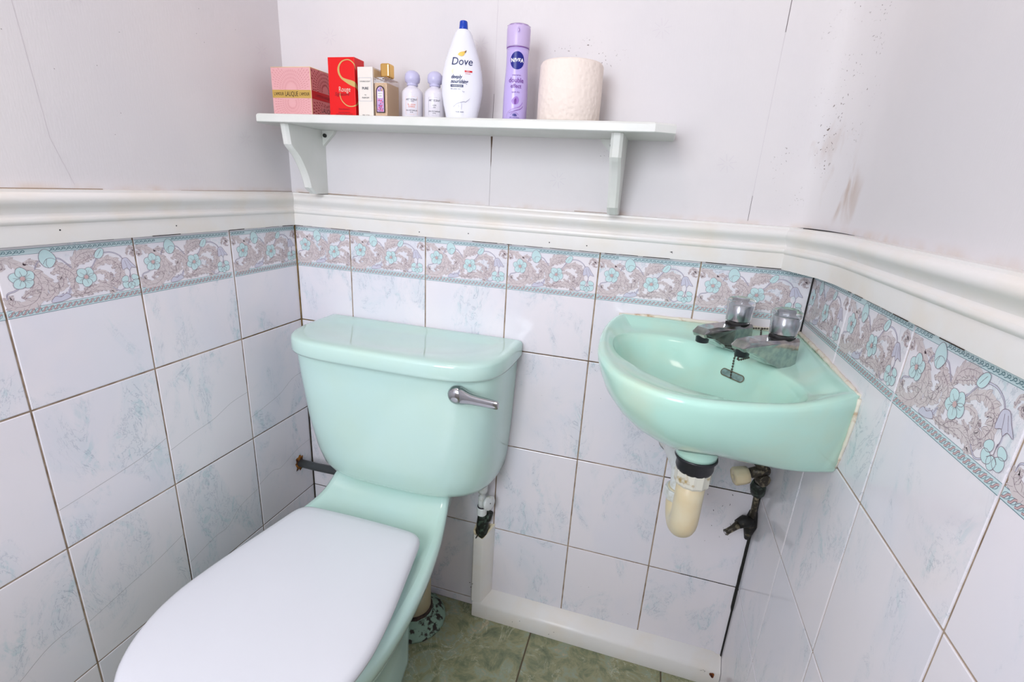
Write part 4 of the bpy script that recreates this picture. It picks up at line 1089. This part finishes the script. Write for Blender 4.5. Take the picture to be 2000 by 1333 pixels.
# ------------------------------------------------------------------ shelf
t = thing('wall_shelf', 'white painted wall shelf on two curved brackets above the dado rail', 'shelf', (0.45, -0.07, 1.25))
mb = MB()
xa, xb, yf, zb, zt = 0.022, 0.879, -0.142, 1.2500, 1.2665
pl = [(xa, 0.0), (xa, -0.118), (xa + 0.022, yf), (xb - 0.034, yf), (xb, -0.122), (xb, 0.0)]
def offs(pl, d): return [(x + (d if x < 0.3 else -d), y + (d if y < -0.05 else 0)) for x, y in pl]
mb.loft([[(x, y, zb) for x, y in offs(pl, 0.0012)], [(x, y, zb + 0.0012) for x, y in pl], [(x, y, zt - 0.004) for x, y in pl], [(x, y, zt - 0.001) for x, y in offs(pl, 0.002)], [(x, y, zt) for x, y in offs(pl, 0.005)]], SHELFW, True, True, smooth=False)
mb.build('board', t)
def bracket(xl, xr, cleat):
    mb = MB()
    side = [(-0.0005, 1.2498), (-0.126, 1.2498), (-0.120, 1.210)] + catmull([(-0.113, 1.203), (-0.098, 1.190), (-0.086, 1.174), (-0.075, 1.155), (-0.068, 1.138), (-0.0640, 1.123)], 4) + [(-0.046, 1.1095), (-0.0005, 1.1095)]
    n = len(side); cy = -0.05; cz = 1.19
    def ins(p, d):
        y, z = p
        return (y + (d if y < -0.03 else 0), z)
    mb.loft([[(xl, *ins(p, 0.005)) for p in side], [(xl + 0.005, *p) for p in side], [(xr - 0.005, *p) for p in side], [(xr, *ins(p, 0.005)) for p in side]], SHELFW, True, True, smooth=False)
    b = mb.build('bracket', t)
    mb = MB(); k = 1 if cleat > 0 else -1; x0_ = xr if k > 0 else xl
    tri = [(x0_ - 0.001 * k, 1.2498), (x0_ + 0.032 * k, 1.2498), (x0_ + 0.028 * k, 1.2430), (x0_, 1.2160)]
    rg_ = [[(x, -0.0005, z) for x, z in tri], [(x, -0.010, z) for x, z in tri]]
    mb.loft(rg_, SHELFW, True, True, smooth=False); mb.build('corner_block', b)
    mb = MB(); mb.lathe([(0.0042, 0), (0.0042, 0.004), (0.003, 0.005), (0.001, 0.0038)], mat('dark_screw', (0.03, 0.032, 0.03), 0.4, metal=0.6), (x0_ + 0.0075 * k, -0.010, 1.2385), (0, -1, 0), 14); mb.build('screw', b)
bracket(0.084, 0.104, 1); bracket(0.772, 0.793, -1)

# ------------------------------------------------------------------ lettering
def text2d(body, size, shear=0.0, bold=0.0, align='CENTER', spacing=1.0, xs=1.0):
    c = bpy.data.curves.new('lettering', 'FONT'); c.body = body; c.size = size; c.shear = shear; c.offset = bold
    c.align_x = align; c.align_y = 'CENTER'; c.space_character = spacing; c.fill_mode = 'FRONT' if False else 'BOTH'
    c.resolution_u = 3
    o = bpy.data.objects.new('lettering', c); COL.objects.link(o)
    dg = bpy.context.evaluated_depsgraph_get(); dg.update()
    me = bpy.data.meshes.new_from_object(o.evaluated_get(dg), depsgraph=dg)
    vs = [(v.co.x * xs, v.co.y) for v in me.vertices]; fs = [tuple(p.vertices) for p in me.polygons]
    bpy.data.objects.remove(o); bpy.data.curves.remove(c); bpy.data.meshes.remove(me)
    return vs, fs
def write(mb, body, size, u, v, f, m, h=0.0003, lo=None, hi=None, **kw):
    vs, fs = text2d(body, size, **kw)
    for fc in fs:
        pts = [(u + vs[i][0], v + vs[i][1]) for i in fc]
        if lo is not None:
            pts = clip(pts, lo, hi)
            if len(pts) < 3: continue
        mb.add([f(a, b, h) for a, b in pts], [tuple(range(len(pts)))], m)
ST = 1.2665   # top of shelf
# --- pink box
PINK = mat('pink_card', s2l(226, 170, 172), 0.4); PINKD = mat('dusky_pink_print', s2l(206, 136, 140), 0.4); GOLD = mat('gold_foil', s2l(206, 170, 92), 0.35, metal=0.3)
REDP = mat('deep_red_print', s2l(150, 26, 40), 0.4); REDB = mat('red_band_print', s2l(196, 24, 30), 0.35); DARKT = mat('dark_print', s2l(52, 40, 34), 0.4)
SALMON = mat('salmon_card', s2l(216, 130, 130), 0.4)
t = thing('perfume_box', 'pink patterned square box with a gold band, at the left end of the shelf', 'box', (0.10, -0.065, ST))
mb = MB(); bx0, bx1, by0, by1, bh = 0.052, 0.148, -0.098, -0.022, 0.0935
mb.box((bx0, by0, ST), (bx1, by1, ST + bh), SALMON)
mb.build('carton', t)
mb = MB()
mb.poly([(bx0, by0 - .0002, ST), (bx1, by0 - .0002, ST), (bx1, by0 - .0002, ST + bh), (bx0, by0 - .0002, ST + bh)], PINK)
A = Art(); wf = (bx1 - bx0) * 1000; hf = bh * 1000
def burst(A, cx, cy, m, r0, r1, step, n0, lo, hi, vlo, vhi, wd=0.8):
    r = r0; k = 0
    while r < r1:
        n = int(n0 + r * 0.55)
        for j in range(n):
            a = 2 * PI * (j + 0.5 * (k % 2)) / n; c, s_ = math.cos(a), math.sin(a); l = step * 0.95; w_ = wd * (0.6 + r / r1)
            p = [(cx + c * r, cy + s_ * r), (cx + c * (r + l * .5) - s_ * w_, cy + s_ * (r + l * .5) + c * w_), (cx + c * (r + l), cy + s_ * (r + l)), (cx + c * (r + l * .5) + s_ * w_, cy + s_ * (r + l * .5) - c * w_)]
            if all(lo < q[0] < hi and vlo < q[1] < vhi for q in p): A.poly(p, m, 1)
        r += step; k += 1
burst(A, wf * .5, hf * .56, PINKD, 12, 70, 6.5, 34, 0.6, wf - .6, hf * .555, hf - .6, 0.55)
burst(A, wf * .5, hf * .28, PINKD, 8, 70, 6.0, 30, 0.6, wf - .6, 0.6, hf * .37, 0.55)
A.poly([(0, hf * .38), (wf, hf * .38), (wf, hf * .545), (0, hf * .545)], GOLD, 2)
put(mb, A, lambda u, v, h: (bx0 + u / 1000, by0 - .0002 - h, ST + v / 1000))
ff = lambda u, v, h: (bx0 + u, by0 - .0002 - h, ST + v)
write(mb, "L'AMOUR", 0.0086, 0.0165, bh * .46, ff, DARKT, xs=0.66, h=.0006); write(mb, "LALIQUE", 0.0125, 0.048, bh * .46, ff, DARKT, xs=0.66, h=.0006); write(mb, "L'AMOUR", 0.0086, 0.0795, bh * .46, ff, DARKT, xs=0.66, h=.0006)
mb.build('front_print', t)
mb = MB(); A = Art(); wd_ = (by1 - by0) * 1000
burst(A, wd_ * .62, hf * .60, REDP, 9, 70, 6.8, 26, 0.4, wd_ - .4, hf * .545, hf - .4, 0.9)
burst(A, wd_ * .80, hf * .10, REDP, 9, 80, 7.2, 26, 0.4, wd_ - .4, 0.4, hf * .37, 1.0)
A.poly([(0, hf * .38), (wd_, hf * .38), (wd_, hf * .545), (0, hf * .545)], REDB, 2)
A.poly([(wd_ * .36, 1), (wd_ - .5, 1), (wd_ - .5, hf * .25), (wd_ * .36, hf * .25)], SALMON, 3)
put(mb, A, lambda u, v, h: (bx1 + .0002 + h, by0 + u / 1000, ST + v / 1000))
fs_ = lambda u, v, h: (bx1 + .0002 + h, by0 + u, ST + v)
write(mb, "LALIQUE", 0.013, 0.050, bh * .18, fs_, DARKT, xs=0.8, h=.0006, lo=0, hi=(by1 - by0) - .001); write(mb, "EAU DE PARFUM", 0.0055, 0.050, bh * .08, fs_, DARKT, xs=0.8, h=.0006); write(mb, "L'AMOUR LALIQUE", 0.008, 0.038, bh * .46, fs_, REDP, xs=0.8, h=.0006)
mb.build('side_print', t)
mb = MB()
for (a, b) in (((bx1, by0, ST), (bx1, by0, ST + bh)), ((bx0, by0, ST + bh), (bx1, by0, ST + bh)), ((bx1, by0, ST + bh), (bx1, by1, ST + bh)), ((bx0, by1, ST + bh), (bx0, by0, ST + bh))):
    mb.tube([a, b], 0.0007, mat('pale_gold_edge', s2l(238, 206, 160), 0.4), 6)
mb.build('gold_edging', t)
# --- red box
RED = mat('bright_red_card', s2l(226, 8, 12), 0.38); GOLD2 = mat('gold_letter_foil', s2l(214, 186, 116), 0.3, metal=0.35)
t = thing('perfume_box', 'tall bright red box with a large gold letter S', 'box', (0.22, -0.06, ST))
rx0, rx1, ry0, ry1, rh = 0.1915, 0.2525, -0.099, -0.064, 0.1105
mb = MB(); mb.box((rx0, ry0, ST), (rx1, ry1, ST + rh), RED, 0.0008); mb.build('carton', t)
mb = MB(); A = Art()
# S across the front, running on round the corner
SP = catmull([(60, 88), (56, 99), (47, 105.5), (36, 103), (29.5, 94), (29, 83), (34, 73), (44, 67), (54, 62.5), (62, 57), (66.5, 48), (67, 37), (62, 27), (53, 21.5), (42, 22.5), (33, 31), (29.5, 41), (30, 46)], 8)
def sw(i, n):
    t_ = i / n; return 1.8 + 7.8 * math.exp(-((t_ - 0.46) / 0.085) ** 2) + 2.6 * math.exp(-((t_ - 0.27) / 0.07) ** 2) + 2.4 * math.exp(-((t_ - 0.66) / 0.06) ** 2)
SP = [(25 + (x - 29) * 1.28, y) for x, y in SP]
n = len(SP)
Lp, Rp = [], []
for i, p in enumerate(SP):
    a, b = SP[max(0, i - 1)], SP[min(n - 1, i + 1)]; dx, dy = b[0] - a[0], b[1] - a[1]; d = math.hypot(dx, dy); w_ = sw(i, n) / 2
    Lp.append((p[0] - dy / d * w_, p[1] + dx / d * w_)); Rp.append((p[0] + dy / d * w_, p[1] - dx / d * w_))
for i in range(n - 1): A.sh.append((1, GOLD2, [Lp[i], Rp[i], Rp[i + 1], Lp[i + 1]]))
fw = (rx1 - rx0) * 1000
def red_f(u, v, h):
    if u <= fw: return (rx0 + u / 1000, ry0 - .0003 - h, ST + v / 1000)
    return (rx1 + .0003 + h, ry0 + (u - fw) / 1000, ST + v / 1000)
put(mb, A, red_f, lo=0, hi=fw); put(mb, A, red_f, lo=fw, hi=110)
rf = lambda u, v, h: red_f(u * 1000, v * 1000, h)
write(mb, 'Rouge', 0.0135, 0.037, 0.052, rf, mat('pale_silver_print', s2l(232, 206, 190), 0.4), xs=0.8, h=.0006)
write(mb, 'Signature', 0.009, 0.030, 0.0435, rf, REDP, xs=1.0, h=.0006, shear=0.3)
for z_, s_, tx_ in ((0.0155, .0045, 'FRAGRANCE'), (0.0095, .0036, 'EAU DE PARFUM'), (0.006, .0036, 'NATURAL SPRAY 100 ML')): write(mb, tx_, s_, 0.034, z_, rf, REDP, h=.0006)
mb.build('print', t)
# --- white box
CARD = mat('white_card', s2l(232, 224, 216), 0.5); KRAFT = mat('inner_card', s2l(216, 190, 150), 0.6); NAVY = mat('navy_print', s2l(52, 58, 76), 0.4)
t = thing('perfume_box', 'slim white box with a thin blue framed label, beside the red box', 'box', (0.278, -0.075, ST))
wx0, wx1, wy0, wy1, wh = 0.2600, 0.2940, -0.101, -0.062, 0.0925
mb = MB(); mb.box((wx0, wy0, ST), (wx1, wy1, ST + wh), CARD, 0.0006); mb.build('carton', t)
mb = MB(); A = Art(); fwd = (wx1 - wx0) * 1000
A.line([(2.6, 31), (fwd - 3, 31), (fwd - 3, 73), (2.6, 73)], 0.55, mat('blue_rule', s2l(120, 140, 176), 0.4), 0, closed=True)
put(mb, A, lambda u, v, h: (wx0 + u / 1000, wy0 - .0003 - h, ST + v / 1000))
wf_ = lambda u, v, h: (wx0 + u, wy0 - .0003 - h, ST + v)
write(mb, 'DOUBLE SCENT', 0.0032, fwd / 2000, 0.0665, wf_, NAVY); write(mb, 'PURE', 0.0062, fwd / 2000, 0.054, wf_, NAVY, bold=0.0001); write(mb, 'eau', 0.003, fwd / 2000, 0.0425, wf_, NAVY); write(mb, 'PARFUM', 0.0042, fwd / 2000, 0.0370, wf_, NAVY); write(mb, '50ml  1.7 fl.oz', 0.0028, fwd / 2000, 0.0055, wf_, NAVY)
mb.build('print', t)
mb = MB(); mb.box((wx1 - 0.0005, wy0 + 0.004, ST + 0.001), (wx1 + 0.0004, wy1 - 0.002, ST + wh - 0.003), KRAFT)
mb.build('side_panel', t)
# --- glass perfume bottle
AMBER = mat('amber_perfume', s2l(226, 190, 150), 0.05, trans=0.75, ior=1.36); GLASS = mat('bottle_glass', (0.97, 0.98, 0.97), 0.03, trans=1.0, ior=1.12)
t = thing('perfume_bottle', 'rectangular glass perfume bottle with gold cap and floral label', 'bottle', (0.31, -0.075, ST))
gx0, gx1, gy0, gy1, gh = 0.2975, 0.3275, -0.104, -0.060, 0.074
gx1, gy1 = 0.3270, -0.0545
mb = MB(); mb.box((gx0, gy0, ST), (gx1, gy1, ST + gh), GLASS, 0.0012); mb.build('glass', t)
mb = MB(); mb.box((gx0 + .0014, gy0 + .0014, ST + .004), (gx1 - .0014, gy1 - .0014, ST + gh - .010), mat('pink_amber_liquid', s2l(226, 192, 160), 0.25), 0.001); mb.build('perfume', t)
mb = MB(); mb.box((0.3140 - .0100, -0.0790 - .0110, ST + gh + .002), (0.3140 + .0100, -0.0790 + .0110, ST + gh + .0275), mat('polished_gold', s2l(232, 186, 110), 0.12, metal=1.0), 0.003)
mb.lathe([(0.008, 0), (0.008, 0.004)], CHROME, (0.3135, -0.079, ST + gh - .001), (0, 0, 1), 20); mb.build('cap', t)
mb = MB(); A = Art()
lab = [(5, 10), (24, 10), (24, 49)] + [(14.5 + 9.5 * math.cos(PI * k / 10), 49 + 9.5 * math.sin(PI * k / 10)) for k in range(1, 10)] + [(5, 49)]
lab2 = [(14.5 + (x - 14.5) * 0.80, 33 + (y - 33) * 0.93) for x, y in lab]
A.poly(lab, mat('black_frame_print', s2l(38, 26, 38), 0.3), 0); A.poly(lab2, mat('lilac_print', s2l(196, 164, 208), 0.3), 1)
random.seed(8)
HOT = mat('hot_pink_print', s2l(226, 84, 130), 0.3); BLU = mat('slate_blue_print', s2l(96, 110, 168), 0.3); WHT = mat('white_print', s2l(238, 234, 236), 0.3)
for k in range(34):
    x = random.uniform(9, 20); y = random.uniform(13, 33); A.poly(ell(x, y, random.uniform(.8, 1.9), random.uniform(.6, 1.3), random.uniform(0, 3), 7), HOT if k % 3 else BLU, 2 + k % 3)
for k in range(8): A.poly(ell(random.uniform(9, 20), random.uniform(48, 55), 1.6, 1, random.uniform(0, 3), 7), BLU if k % 2 else GOLD, 2)
A.line([(14.5, 12), (14.5, 24)], 0.5, BLU, 6); A.line([(14.5, 16), (10.5, 25)], 0.4, BLU, 6); A.line([(14.5, 16), (18.5, 25)], 0.4, BLU, 6)
A.poly([(8.6, 36.5), (20.4, 36.5), (20.4, 48), (8.6, 48)], WHT, 6)
put(mb, A, lambda u, v, h: (gx0 + u / 1000, gy0 - .0003 - h, ST + v / 1000))
gf = lambda u, v, h: (gx0 + u, gy0 - .0003 - h, ST + v)
write(mb, 'GUCCI', 0.0028, 0.0145, 0.0445, gf, DARKT, h=.0009); write(mb, 'FLORA', 0.0026, 0.0145, 0.040, gf, DARKT, h=.0009)
mb.build('label_panel', t)
# --- two bottles with lilac ball caps
LILAC = mat('lilac_plastic', s2l(196, 192, 222), 0.25); MILK = mat('milky_white_glass', s2l(226, 222, 230), 0.15, coat=0.3)
PEACH = mat('peach_print', s2l(240, 190, 166), 0.4)
def lilac_bottle(label, cx, cy, lines, edge):
    t = thing('perfume_bottle', label, 'bottle', (cx, cy, ST), 'white bottles with lilac ball caps')
    mb = MB(); r = 0.0205
    mb.lathe([(r - .002, 0), (r, .002), (r, .048), (r - .001, .0535), (r - .005, .0585), (r - .010, .0620), (r - .0115, .0640), (0.0088, .0655)], MILK, (cx, cy, ST), (0, 0, 1), 44); mb.v = [(x, y, ST + (z - ST) * 0.935) for x, y, z in mb.v]; mb.build('body', t)
    mb = MB(); mb.lathe([(0.0092, .0645), (0.0108, .0650), (0.0108, .0675), (0.0100, .0690), (0.0140, .0720), (0.0150, .0790), (0.0140, .0860), (0.0105, .0905), (0.0060, .0930), (0.001, .0938)], LILAC, (cx, cy, ST), (0, 0, 1), 36); mb.v = [(x, y, ST + (z - ST) * 0.935) for x, y, z in mb.v]; mb.build('cap', t)
    mb = MB(); a0 = math.radians(-90 + 22)
    f = lambda u, v, h: (cx + (r + h) * math.cos(a0 + u / r), cy + (r + h) * math.sin(a0 + u / r), ST + v * 0.935)
    A = Art(); W2 = 11.5
    A.line([(-W2, 8), (-W2 * .3, 8), (W2 * .3, 8), (W2, 8), (W2, 25), (W2, 42), (W2 * .3, 42), (-W2 * .3, 42), (-W2, 42), (-W2, 25)], 0.4, edge, 0, closed=True)
    put(mb, A, lambda u, v, h: f(u / 1000, v / 1000, h + .0002))
    for tx_, sz, v, m_ in lines: write(mb, tx_, sz, 0.0, v, f, m_, h=.0004, xs=0.82)
    mb.build('label_print', t)
    return t
lilac_bottle('white perfume bottle with lilac ball cap and orange printed label', 0.3745, -0.090,
             [('ARTISCENT', 0.0052, 0.036, NAVY), ('LONDON', 0.0026, 0.0325, NAVY), ('BLOSSOM', 0.0042, 0.0265, mat('orange_print', s2l(236, 140, 110), 0.4)), ('SUNRISE', 0.0042, 0.0225, MATS['orange_print']), ('EAU DE PARFUM', 0.0036, 0.0155, NAVY), ('30 ML', 0.003, 0.0120, NAVY)], PEACH)
lilac_bottle('white perfume bottle with lilac ball cap, partly behind the body wash', 0.4190, -0.082,
             [('ARTISCENT', 0.0052, 0.036, NAVY), ('BRUME', 0.003, 0.027, NAVY), ('SOIE', 0.003, 0.023, NAVY), ('EAU DE PARFUM', 0.0036, 0.0155, NAVY), ('30 ML', 0.003, 0.0120, NAVY)], mat('grey_rule', s2l(170, 170, 184), 0.4))
# --- body wash bottle (stands on its shelf end, cap up)
BW = mat('white_bottle_plastic', s2l(232, 232, 240), 0.18, coat=0.3); BLUECAP = mat('royal_blue_plastic', s2l(18, 64, 176), 0.25); NAVYD = mat('deep_navy_print', s2l(24, 40, 92), 0.35)
t = thing('body_wash_bottle', 'tall white body wash bottle with a small blue tip and gold bird logo', 'bottle', (0.480, -0.085, ST))
bcx, bcy = 0.4770, -0.085
# (z, half width, half depth)
BP = [(0.000, 0.0270, 0.0140), (0.003, 0.0295, 0.0160), (0.012, 0.0315, 0.0175), (0.030, 0.0355, 0.0190), (0.050, 0.0385, 0.0200), (0.070, 0.0392, 0.0200), (0.090, 0.0370, 0.0192), (0.110, 0.0325, 0.0180), (0.130, 0.0262, 0.0162), (0.145, 0.0212, 0.0148), (0.158, 0.0165, 0.0132), (0.164, 0.0130, 0.0118), (0.166, 0.0105, 0.0100)]
def bprof(z):
    for (a, b) in zip(BP[:-1], BP[1:]):
        if a[0] <= z <= b[0]:
            k = (z - a[0]) / (b[0] - a[0]); return a[1] + (b[1] - a[1]) * k, a[2] + (b[2] - a[2]) * k
    return BP[-1][1:]
lean = math.radians(0)
yaw = math.radians(16)
def bwx(x, y, z): return (bcx + x * math.cos(yaw) - y * math.sin(yaw), bcy + x * math.sin(yaw) + y * math.cos(yaw), ST + z * 0.935)
mb = MB(); rings = []
zs = catmull([(p[0],) for p in BP], 3)
for (z,) in zs:
    a, b = bprof(min(max(z, 0), 0.166)); rings.append([bwx(a * math.copysign(abs(math.cos(q)) ** 0.92, math.cos(q)), b * math.sin(q), z) for q in [2 * PI * k / 48 for k in range(48)]])
mb.loft(rings, BW, True, True); mb.build('body', t)
mb = MB(); mb.loft([[bwx(r * .92 * math.cos(2 * PI * k / 28), r * math.sin(2 * PI * k / 28), z) for k in range(28)] for r, z in ((0.0085, 0.1655), (0.0088, 0.168), (0.0080, 0.1795), (0.0072, 0.1812), (0.001, 0.1818))], BLUECAP, True, True); mb.build('cap', t)
mb = MB()
def bf(u, v, h):
    a, b = bprof(min(max(v, 0), 0.166)); c = max(-0.98, min(0.98, u / a)); c = math.copysign(abs(c) ** (1 / 0.92), c)
    return bwx(u, -(b * math.sqrt(1 - c * c)) - h - .0004, v)
A = Art()
A.poly([(-8, 119), (-5, 122.5), (-2, 124), (1, 124.5), (5, 125.5), (7.5, 127), (6, 123), (4.5, 119.5), (2.5, 117), (-1, 116), (-5, 117)], mat('gold_bird_print', s2l(230, 190, 92), 0.3, metal=0.2), 1)
A.poly([(4.5, 124), (8.5, 127.5), (7.5, 124), (6, 122)], mat('bronze_print', s2l(120, 90, 60), 0.35), 2)
A.poly(ell(-13.5, 89, 5, 5, 0, 16), mat('silver_gold_print', s2l(222, 212, 180), 0.25, metal=0.3), 1)
A.poly([(6, 88.0), (20, 88.0), (20, 91.2), (6, 91.2)], mat('red_tab_print', s2l(214, 44, 50), 0.35), 1)
A.poly([(-20, 60.5), (4, 60.5), (4, 65.0), (-20, 65.0)], NAVYD, 1)
SW1 = mat('grey_swirl_print', s2l(176, 174, 188), 0.3); SW2 = mat('pale_swirl_print', s2l(204, 202, 214), 0.3)
A.line(catmull([(-14, 24), (-8, 30), (0, 33), (6, 34.5), (9, 34), (14, 38), (17, 41)], 5), 1.4, SW1, 2, taper=True)
A.line(catmull([(-5, 31), (-4, 26), (-4, 22)], 4), 1.6, SW2, 1, taper=True); A.line(catmull([(1, 33), (1.5, 27), (1, 20)], 4), 1.6, SW2, 1, taper=True)
A.line(catmull([(2, 54), (5, 52), (7, 53)], 4), 1.2, SW1, 2, taper=True)
put(mb, A, lambda u, v, h: bf(u / 1000, v / 1000, h), strip=2.0)
write(mb, 'Dove', 0.0195, 0.0, 0.1065, bf, NAVYD, h=.0005, shear=0.15, xs=0.92)
write(mb, 'deeply', 0.0098, -0.0195, 0.079, bf, NAVYD, h=.0005, shear=0.3, bold=0.0002, align='LEFT', xs=0.78)
write(mb, 'nourishing', 0.0098, -0.0200, 0.0705, bf, NAVYD, h=.0005, shear=0.3, bold=0.0002, align='LEFT', xs=0.78)
write(mb, 'moisture boost', 0.0036, -0.008, 0.0628, bf, WHT, h=.0006, xs=0.9)
write(mb, 'for softer skin', 0.0036, -0.0195, 0.0570, bf, NAVYD, h=.0005, align='LEFT', xs=0.9)
write(mb, 'body wash', 0.0040, -0.002, 0.0155, bf, NAVYD, h=.0005, xs=0.9)
write(mb, 'NEW', 0.0028, 0.012, 0.0896, bf, WHT, h=.0006)
write(mb, 'formula', 0.0030, 0.012, 0.0855, bf, MATS['red_tab_print'], h=.0005)
mb.build('label_print', t)
# --- deodorant spray
LAV = mat('lavender_can', s2l(190, 172, 226), 0.25, coat=0.2); LAVC = mat('lavender_cap', s2l(200, 180, 220), 0.3); PURP = mat('purple_print', s2l(116, 60, 150), 0.35); NBLUE = mat('navy_blue_disc', s2l(14, 24, 128), 0.3)
t = thing('deodorant_spray', 'tall lavender deodorant spray can with a round navy blue logo', 'spray can', (0.590, -0.085, ST))
dx_, dy_ = 0.5840, -0.085
DP = [(0.000, 0.0205), (0.003, 0.0225), (0.040, 0.0225), (0.065, 0.0218), (0.085, 0.0205), (0.100, 0.0198), (0.115, 0.0200), (0.1265, 0.0204)]
mb = MB(); mb.lathe([(r, z) for z, r in DP], LAV, (dx_, dy_, ST), (0, 0, 1), 48); mb.lathe([(0.0206, 0.1262), (0.0208, 0.1275)], PURP, (dx_, dy_, ST), (0, 0, 1), 48, capa=False, capb=False); mb.v = [(x, y, ST + (z - ST) * 0.965) for x, y, z in mb.v]; mb.build('can', t)
mb = MB(); mb.lathe([(0.0204, 0.1275), (0.0212, 0.130), (0.0213, 0.145), (0.0214, 0.158), (0.0205, 0.1632), (0.0185, 0.1655), (0.0178, 0.1640), (0.001, 0.1640)], LAVC, (dx_, dy_, ST), (0, 0, 1), 48)
mb.v = [(x, y, ST + (z - ST) * 0.965) for x, y, z in mb.v]; cap_ = mb.build('cap', t)
def dr(z):
    for a, b in zip(DP[:-1], DP[1:]):
        if a[0] <= z <= b[0]: return a[1] + (b[1] - a[1]) * (z - a[0]) / (b[0] - a[0])
    return 0.0205
da = math.radians(-90 + 16)
def df(u, v, h):
    r = dr(v) + h + .0002; a = da + u / 0.0205; return (dx_ + r * math.cos(a), dy_ + r * math.sin(a), ST + v * 0.965)
mb = MB(); fcap = lambda u, v, h: (dx_ + (0.0216 + h) * math.cos(da + u / .0213), dy_ + (0.0216 + h) * math.sin(da + u / .0213), ST + v * 0.965)
A = Art(); A.line([(x, y) for x, y in ell(0, 153, 3.0, 4.3, 0, 20)], 0.7, LAV, 1, closed=True); A.poly(ell(0, 153, 1.6, 3.0, 0, 14), PURP, 1); A.poly(ell(-0.4, 153, 1.2, 2.5, 0, 14), LAVC, 2)
A.line([(-30, 163.2), (-15, 163.2), (0, 163.2), (15, 163.2), (30, 163.2)], 0.5, PURP, 0)
put(mb, A, lambda u, v, h: fcap(u / 1000, v / 1000, h)); mb.build('spray_opening', cap_)
mb = MB(); A = Art()
for m_, rad_, ly in ((NBLUE, 1.0, 1),):
    ring = ell(0, 104, 13.2, 15.0, 0, 36)
    for k in range(12):     # disc in narrow vertical strips so it follows the curve
        lo_, hi_ = -13.2 + 26.4 * k / 12, -13.2 + 26.4 * (k + 1) / 12; p_ = clip(ring, lo_, hi_)
        if p_: A.poly(p_, m_, ly)
A.poly(catmull([(-4, 30), (-6, 36), (-1, 42), (3, 43), (6, 38), (5, 32), (1, 29)], 3, True), mat('violet_petal_print', s2l(156, 116, 196), 0.35), 1)
A.poly(catmull([(-1, 30), (-2, 36), (1, 40), (2, 35), (1, 30)], 3, True), PURP, 2)
A.line(catmull([(-12, 16), (-6, 20), (2, 23), (9, 27), (13, 34)], 5), 1.4, MATS['violet_petal_print'], 1, taper=True); A.line(catmull([(-16, 8), (-12, 16), (-2, 21), (8, 24), (14, 30)], 5), 0.8, LAVC, 2); A.line(catmull([(-10, 14), (0, 18), (10, 22), (14, 27)], 5), 1.0, PURP, 1, taper=True)
A.line([(7 * math.cos(a_), 9 + 6 * math.sin(a_)) for a_ in [math.radians(20 + 14 * k) for k in range(11)]], 0.5, PURP, 1)
put(mb, A, lambda u, v, h: df(u / 1000, v / 1000, h), strip=2.0)
write(mb, 'NIVEA', 0.0088, 0.0, 0.1040, df, WHT, h=.0006, bold=0.00035, xs=0.88, spacing=1.1)
write(mb, 'antiperspirant', 0.0032, 0.0, 0.0795, df, PURP, h=.0004, xs=0.85)
write(mb, 'double', 0.0118, 0.0, 0.0705, df, PURP, h=.0004, xs=0.82, bold=0.0001); write(mb, 'effect', 0.0100, 0.0, 0.0605, df, PURP, h=.0004, xs=0.82, bold=0.0001)
write(mb, 'quick dry', 0.0042, 0.0, 0.0505, df, PURP, h=.0004, xs=0.85)
write(mb, '48h', 0.0062, 0.0, 0.0105, df, NBLUE, h=.0004, bold=0.0002, xs=0.85); write(mb, 'PROTECTION', 0.0030, 0.0, 0.0060, df, NBLUE, h=.0004, xs=0.85)
mb.build('label_print', t)
# --- toilet roll
ROLLM = mat('quilted_paper', s2l(240, 226, 216), 0.9)
nt = ROLLM.node_tree; vo = nt.nodes.new('ShaderNodeTexVoronoi'); vo.inputs['Scale'].default_value = 130; vo.feature = 'SMOOTH_F1'; bp = nt.nodes.new('ShaderNodeBump'); bp.inputs['Strength'].default_value = 0.5; bp.inputs['Distance'].default_value = 0.0030
tc_ = nt.nodes.new('ShaderNodeTexCoord'); nt.links.new(tc_.outputs['Object'], vo.inputs['Vector']); nt.links.new(vo.outputs['Distance'], bp.inputs['Height']); nt.links.new(bp.outputs[0], nt.nodes['Principled BSDF'].inputs['Normal'])
t = thing('toilet_roll', 'cream quilted toilet paper roll standing on end near the right of the shelf', 'toilet roll', (0.681, -0.068, ST))
mb = MB(); mb.lathe([(0.024, 0.0), (0.0545, 0.0), (0.0575, 0.003), (0.0580, 0.05), (0.0570, 0.096), (0.0545, 0.1005), (0.024, 0.1015), (0.0225, 0.1000), (0.0225, 0.0)], ROLLM, (0.683, -0.068, ST), (0, 0, 1), 72, capa=False, capb=False); mb.build('paper', t)
mb = MB(); mb.lathe([(0.0223, 0.0005), (0.0223, 0.1005), (0.0213, 0.1005), (0.0213, 0.0005)], mat('grey_cardboard', s2l(170, 160, 148), 0.9), (0.683, -0.068, ST), (0, 0, 1), 40, capa=False, capb=False); mb.build('cardboard_core', t)

# --- ceiling lamp fitting
t = thing('ceiling_lamp', 'round white ceiling lamp over the middle of the room', 'lamp', (0.50, -0.95, CEIL - 0.03))
mb = MB(); mb.lathe([(0.14, 0.03), (0.14, 0.0), (0.13, -0.004)], GLOSS, (0.50, -0.95, CEIL - 0.03), (0, 0, 1), 40); mb.build('base', t)
